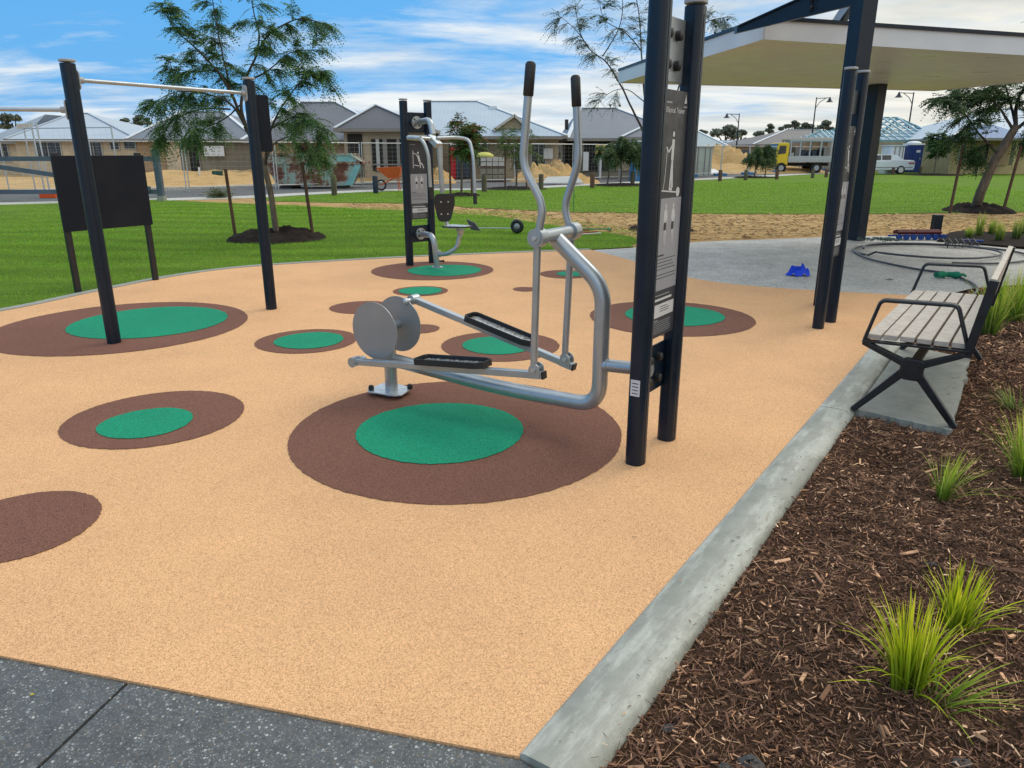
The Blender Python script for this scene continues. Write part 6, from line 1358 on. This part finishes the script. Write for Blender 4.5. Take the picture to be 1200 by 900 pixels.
# pale shed / wrapped boxes
def shed(px0, px1, yt, yb, mat, label, name='site_shed', D=1.6, cat='shed'):
    b = V2(G((px0+px1)/2, yb)); z = at(px0, yt, b.y).z; w_ = at(px1, 200, b.y).x-at(px0, 200, b.y).x; t = thing(name, label, cat, b)
    MB().box(b+Vector((0, D/2, z/2-.03)), (w_, D, z)).build('wall', mat, t)
    m = MB(); m.box(b+Vector((0, D/2, z+.03)), (w_+.2, D+.2, .07)); m.build('roof', 'flash', t)
    for s in (-.25, .12, .38): MB().box(b+Vector((s*w_, -.02, z/2)), (.05, .04, z*.94)).build('seam', 'trim', t)
shed(811, 833, 172, 206, M.setdefault('shedp', flat('pale grey green sheet', (.46, .50, .46))), 'pale ribbed site shed right of the twin posts')
shed(1041, 1056, 171, 203.8, 'white', 'white site cabinet behind the car roof', 'site_cabinet')
shed(742, 756, 166, 212, 'fblue', 'blue wrapped stack left of the twin posts', 'wrapped_stack', cat='stack')
# brick pallets
pb = V2(G(577, 213)); Yp = pb.y
for k, (px0, px1, yt, yb, mt_, lab) in enumerate([(563, 591, 184, 195, 'trim_l', 'upper pale brick pallet with yellow wrap'), (563, 591, 197, 212, 'w_grey', 'lower grey brick pallet under the pale one')]):
    A_, B_ = at(px0, yb, Yp), at(px1, yt, Yp); t = thing('brick_pallet', lab, 'pallet', ((A_.x+B_.x)/2, Yp+.6, A_.z))
    n = 4
    for i in range(n):
        for j in range(2):
            MB().box((A_.x+(B_.x-A_.x)*(i+.5)/n, Yp+.6, A_.z+(B_.z-A_.z)*(j+.5)/2), ((B_.x-A_.x)/n-.04, 1.2, (B_.z-A_.z)/2-.04)).build('brick_pack', mt_, t)
    MB().box(((A_.x+B_.x)/2, Yp+.6, A_.z-.05), (B_.x-A_.x, 1.2, .08)).build('board', 'stake', t)
o = mound('plastic_wrap', (at(572, 184, Yp).x, Yp+.6), .45, .0, 'w_yellow', 'x', 'wrap', parent=None) if False else None
m = MB(); c_ = at(568, 184, Yp+.5); m.dome(c_, .55, (0, 0, 1), 10, 3, .5); tag(m.build('plastic_wrap', M.setdefault('ywrap', flat('yellow wrap', (.55, .52, .12)))), 'crumpled yellow wrap on top of the brick pallets', 'wrap')
# piles of sand
mound('sand_pile', G(645, 212), 2.3, 1.05, 'soilpile', 'yellow sand pile between the lever arms', 'sand pile', seed=11); mound('sand_pile', G(676, 214), 1.3, .45, 'soilpile', 'low sand pile right of the larger one', 'sand pile', seed=12)
mound('sand_pile', G(505, 214), 1.4, .9, 'soilpile', 'orange sand pile behind the chest press', 'sand pile', seed=13); mound('sand_pile', (at(838, 190, 66).x, 67), 4.2, 2.3, 'soilpile', 'tall sand heap beside the pale site shed', 'sand pile', seed=14, rx=1.1); mound('sand_pile', (at(868, 190, 64).x, 64), 5.0, .7, 'soilpile', 'low spread sand heap before the dark fence', 'sand pile', seed=15, rx=1.5)
mound('sand_pile', (-16.5, 45), 6, .6, 'soilpile', 'low sandy rise before the cream brick house', 'sand pile', seed=16, rx=1.8)
# wheelbarrow
wb = V2(G(459, 223)); t = thing('wheelbarrow', 'orange wheelbarrow standing in front of the dark window opening', 'wheelbarrow', wb); M['orange'] = flat('orange tray', (.55, .11, .03), .5)
m = MB(); m.prism([wb+Vector((-.6, -.3, .95)), wb+Vector((.5, -.3, 1.0)), wb+Vector((.35, -.2, .55)), wb+Vector((-.1, -.2, .50))], (0, .6, 0)); m.build('tray', 'orange', t)
m = MB(); c_ = wb+Vector((-.45, 0, .22)); m.tube([c_+Vector((.2*math.cos(a), 0, .2*math.sin(a))) for a in [2*math.pi*k/16 for k in range(17)]], .045, 6, caps=False); m.build('wheel', 'rubber_black', t)
for s in (-.22, .22): m = MB(); m.tube([c_+Vector((0, s, 0)), wb+Vector((.1, s, .5)), wb+Vector((1.0, s, .75))], .02, 6); m.tube([wb+Vector((.3, s, .55)), wb+Vector((.35, s, 0))], .02, 6); m.build('frame', 'orange', t)
# site post with yellow cap
ps = V2(G(703, 209)); t = thing('service_post', 'white service post with yellow hood in front of the open house', 'post', ps); MB().tube([ps, ps+Vector((0, 0, 1.5))], .08, 8).build('post', 'white', t); MB().rbox(ps+Vector((0, 0, 1.75)), (.7, .4, .55), .15).build('hood', M.setdefault('yhood', flat('yellow hood', (.60, .42, .08))), t)
# pale pipe/box near house B
for k, (x, y0, y1, w2_, mt_, lab, nm) in enumerate([(251, 211, 202, .10, 'trim_l', 'pale service pipe left of the green meter box', 'service_pipe'), (235, 212, 196, .06, 'white', 'thin white marker pipe by the grey block house', 'marker_pipe')]):
    b = V2(G(x, y0)); m = MB(); m.tube([b, b+Vector((0, 0, at(x, y1, b.y).z))], w2_, 8); tag(m.build(nm, mt_), lab, 'pipe')
b = V2(G(256, 213)); m = MB(); m.rbox(b+Vector((0, 0, .3)), (.5, .4, .6), .05); tag(m.build('meter_box', M.setdefault('mgreen', flat('dark green box', (.02, .07, .05)))), 'dark green meter box on the sand by the grey house', 'box')

# ---- truck
M['yellow'] = pm('yellow cab paint', (.70, .50, .015), (.66, .46, .015), 3, .35); M['tyre'] = flat('tyre', (.02, .02, .02), .85); M['trayg'] = flat('pale tray paint', (.42, .43, .44)); M['car_white'] = pm('white car paint', (.66, .69, .74), (.60, .63, .68), 2, .25)
Yt = 60.0; b0 = at(905.5, 200, Yt); sc = Yt/FPX; tk_ = thing('tray_truck', 'yellow cab tray truck parked behind the wire fence', 'truck', (b0.x+3, Yt+1, 0)); x0 = b0.x; zc = lambda py: at(930, py, Yt).z
def tp(x, z, y=0): return Vector((x0+x*.72, Yt+y, z))
m = MB(); m.prism([tp(0, .62), tp(1.55, .62), tp(1.55, 2.28), tp(.42, 2.28), tp(.10, 1.55), tp(0, 1.4)], (0, 1.9, 0)); cab = m.build('cab', 'yellow', tk_, bevel=.05)
m = MB(); m.prism([tp(.34, 1.42, -.02), tp(1.22, 1.48, -.02), tp(1.22, 2.06, -.02), tp(.52, 2.06, -.02)], (0, .03, 0)); m.build('window', 'glass', cab)
m = MB(); m.prism([tp(.085, 1.5, .1), tp(.40, 2.2, .1), tp(.40, 2.2, 1.8), tp(.085, 1.5, 1.8)], (-.03, 0, .012)); m.build('windscreen', 'glass', cab)
for x in (.85, 4.7):
    m = MB(); m.tube([tp(x, .40, -.06), tp(x, .40, .22)], .40, 20); w1 = m.build('wheel', 'tyre', tk_); MB().tube([tp(x, .40, -.08), tp(x, .40, -.05)], .2, 14).build('rim', 'capgrey', w1)
    m = MB(); m.tube([tp(x, .40, 1.7), tp(x, .40, 1.95)], .40, 20); m.build('wheel', 'tyre', tk_)
MB().box(tp(3.9, .92, .95), (3.4, 2.0, .14)).build('tray', 'trayg', tk_); MB().box(tp(3.6, .66, .95), (3.9, .8, .22)).build('chassis', 'tyre', tk_)
m = MB(); m.box(tp(3.9, 1.14, -.03), (3.4, .05, .32)); m.build('side_board', 'trayg', tk_)
for x in (1.72, 2.75, 3.8, 4.95, 6.1):
    for y in (0, 1.9): MB().box(tp(x, 1.7, y), (.09, .09, 1.5)).build('rack_post', 'trayg', tk_)
m = MB(); m.box(tp(3.9, 2.46, 0), (3.35, .1, .12)); m.box(tp(3.9, 2.46, 1.9), (3.35, .1, .12)); m.build('rack_rail', 'trayg', tk_)
m = MB(); m.box(tp(3.9, 2.55, .95), (3.6, 1.6, .05)); m.box(tp(4.2, 2.63, .7), (2.9, .5, .09)); m.build('roof_load', 'trim_l', tk_)
rk = random.Random(3)
for k in range(7): m = MB(); x = 2.0+k*.62; h_ = rk.uniform(.4, 1.0); m.box(tp(x, 1.0+h_/2, .9), (rk.uniform(.28, .42), 1.3, h_)); tag(m.build('tool_box', rk.choice(['trim', 'opening', 'frame_w', 'tdark']), tk_))
# ---- car (boot to the right)
Yc = 57.0; cR = at(1071.5, 200, Yc).x; cx0 = cR-4.75; car = thing('parked_car', 'white sedan parked behind the wire fence', 'car', (cx0+2.3, Yc+.9, 0))
def cpt(x, z, y=0): return Vector((cx0+x, Yc+y, z))
body = [(0.05, .30), (4.68, .30), (4.74, .55), (4.72, .92), (4.60, 1.00), (3.78, 1.03), (3.62, 1.0), (1.25, .95), (.35, .80), (.05, .62)]
roofl = [(1.22, .93), (1.85, 1.38), (2.15, 1.43), (3.05, 1.42), (3.35, 1.36), (3.92, 1.02)]
m = MB(); m.prism([cpt(x, z) for x, z in body], (0, 1.72, 0)); bdy = m.build('body', 'car_white', car, bevel=.05)
m = MB(); a = [cpt(x, z, .03) for x, z in roofl]; b = [cpt(x-(.0), z, 1.69) for x, z in roofl]; top = [(p if i in (0, 5) else p+Vector((0, .14, 0))) for i, p in enumerate(a)]; btm = [(p if i in (0, 5) else p-Vector((0, .14, 0))) for i, p in enumerate(b)]
m.add(top+btm, [tuple(range(6)), tuple(range(11, 5, -1))]+[(i, i+6, i+7, i+1) for i in range(5)]); cbn = m.build('cabin', 'car_white', car)
def slant(x, z): return cpt(x, z, .03+.14*max(0, min(1, (z-.95)/.43))-.012)
for q_ in ([(1.42, 1.0), (2.18, 1.02), (2.18, 1.36), (1.92, 1.35)], [(2.26, 1.02), (3.05, 1.03), (3.0, 1.36), (2.26, 1.37)], [(3.12, 1.03), (3.62, 1.04), (3.32, 1.31), (3.08, 1.35)]): m = MB(); m.poly([slant(x, z) for x, z in q_]); m.build('window', 'glass', cbn)
m = MB(); m.poly([cpt(3.42, 1.335, .22)+Vector((.02, 0, .015)), cpt(3.88, 1.05, .1)+Vector((.02, 0, .015)), cpt(3.88, 1.05, 1.62)+Vector((.02, 0, .015)), cpt(3.42, 1.335, 1.5)+Vector((.02, 0, .015))]); m.build('rear_window', 'glass', cbn)
m = MB(); m.poly([cpt(1.25, .97, .1)+Vector((-.02, 0, .015)), cpt(1.82, 1.36, .22)+Vector((-.02, 0, .015)), cpt(1.82, 1.36, 1.5)+Vector((-.02, 0, .015)), cpt(1.25, .97, 1.62)+Vector((-.02, 0, .015))]); m.build('windscreen', 'glass', cbn)
for x in (.85, 3.72):
    for y in (-.02, 1.54): m = MB(); m.tube([cpt(x, .31, y), cpt(x, .31, y+.2)], .31, 20); w1 = m.build('wheel', 'tyre', car); MB().tube([cpt(x, .31, y-.01 if y < 0 else y+.2), cpt(x, .31, y-.03 if y < 0 else y+.22)], .19, 14).build('rim', 'galv', w1)
m = MB(); m.box(cpt(4.70, .78, .22), (.10, .42, .14)); m.build('tail_light', 'redpole', car); m = MB(); m.box(cpt(4.45, .80, -.005), (.42, .03, .10)); m.build('tail_light', 'redpole', car); m = MB(); m.box(cpt(2.4, .50, -.008), (4.3, .03, .05)); m.build('side_trim', 'trim', car)
# odd building stuff near the road
for k, (px, py, c_, lab) in enumerate([(828, 205, 'white', 'flat white sheet on the ground before the site shed'), (1118, 197, 'trim', 'grey scrap stack left of the leaning tree'), (660, 216, 'frame_w', 'pale board on the ground between sand piles')]):
    b = V2(G(px, py)); m = MB(); m.prism([b+Vector((-1.1, -.3, .02)), b+Vector((1.0, -.4, .05)), b+Vector((.7, .5, .35)), b+Vector((-.8, .6, .3))], (0, 0, .06)); tag(m.build('board', c_), lab, 'board')
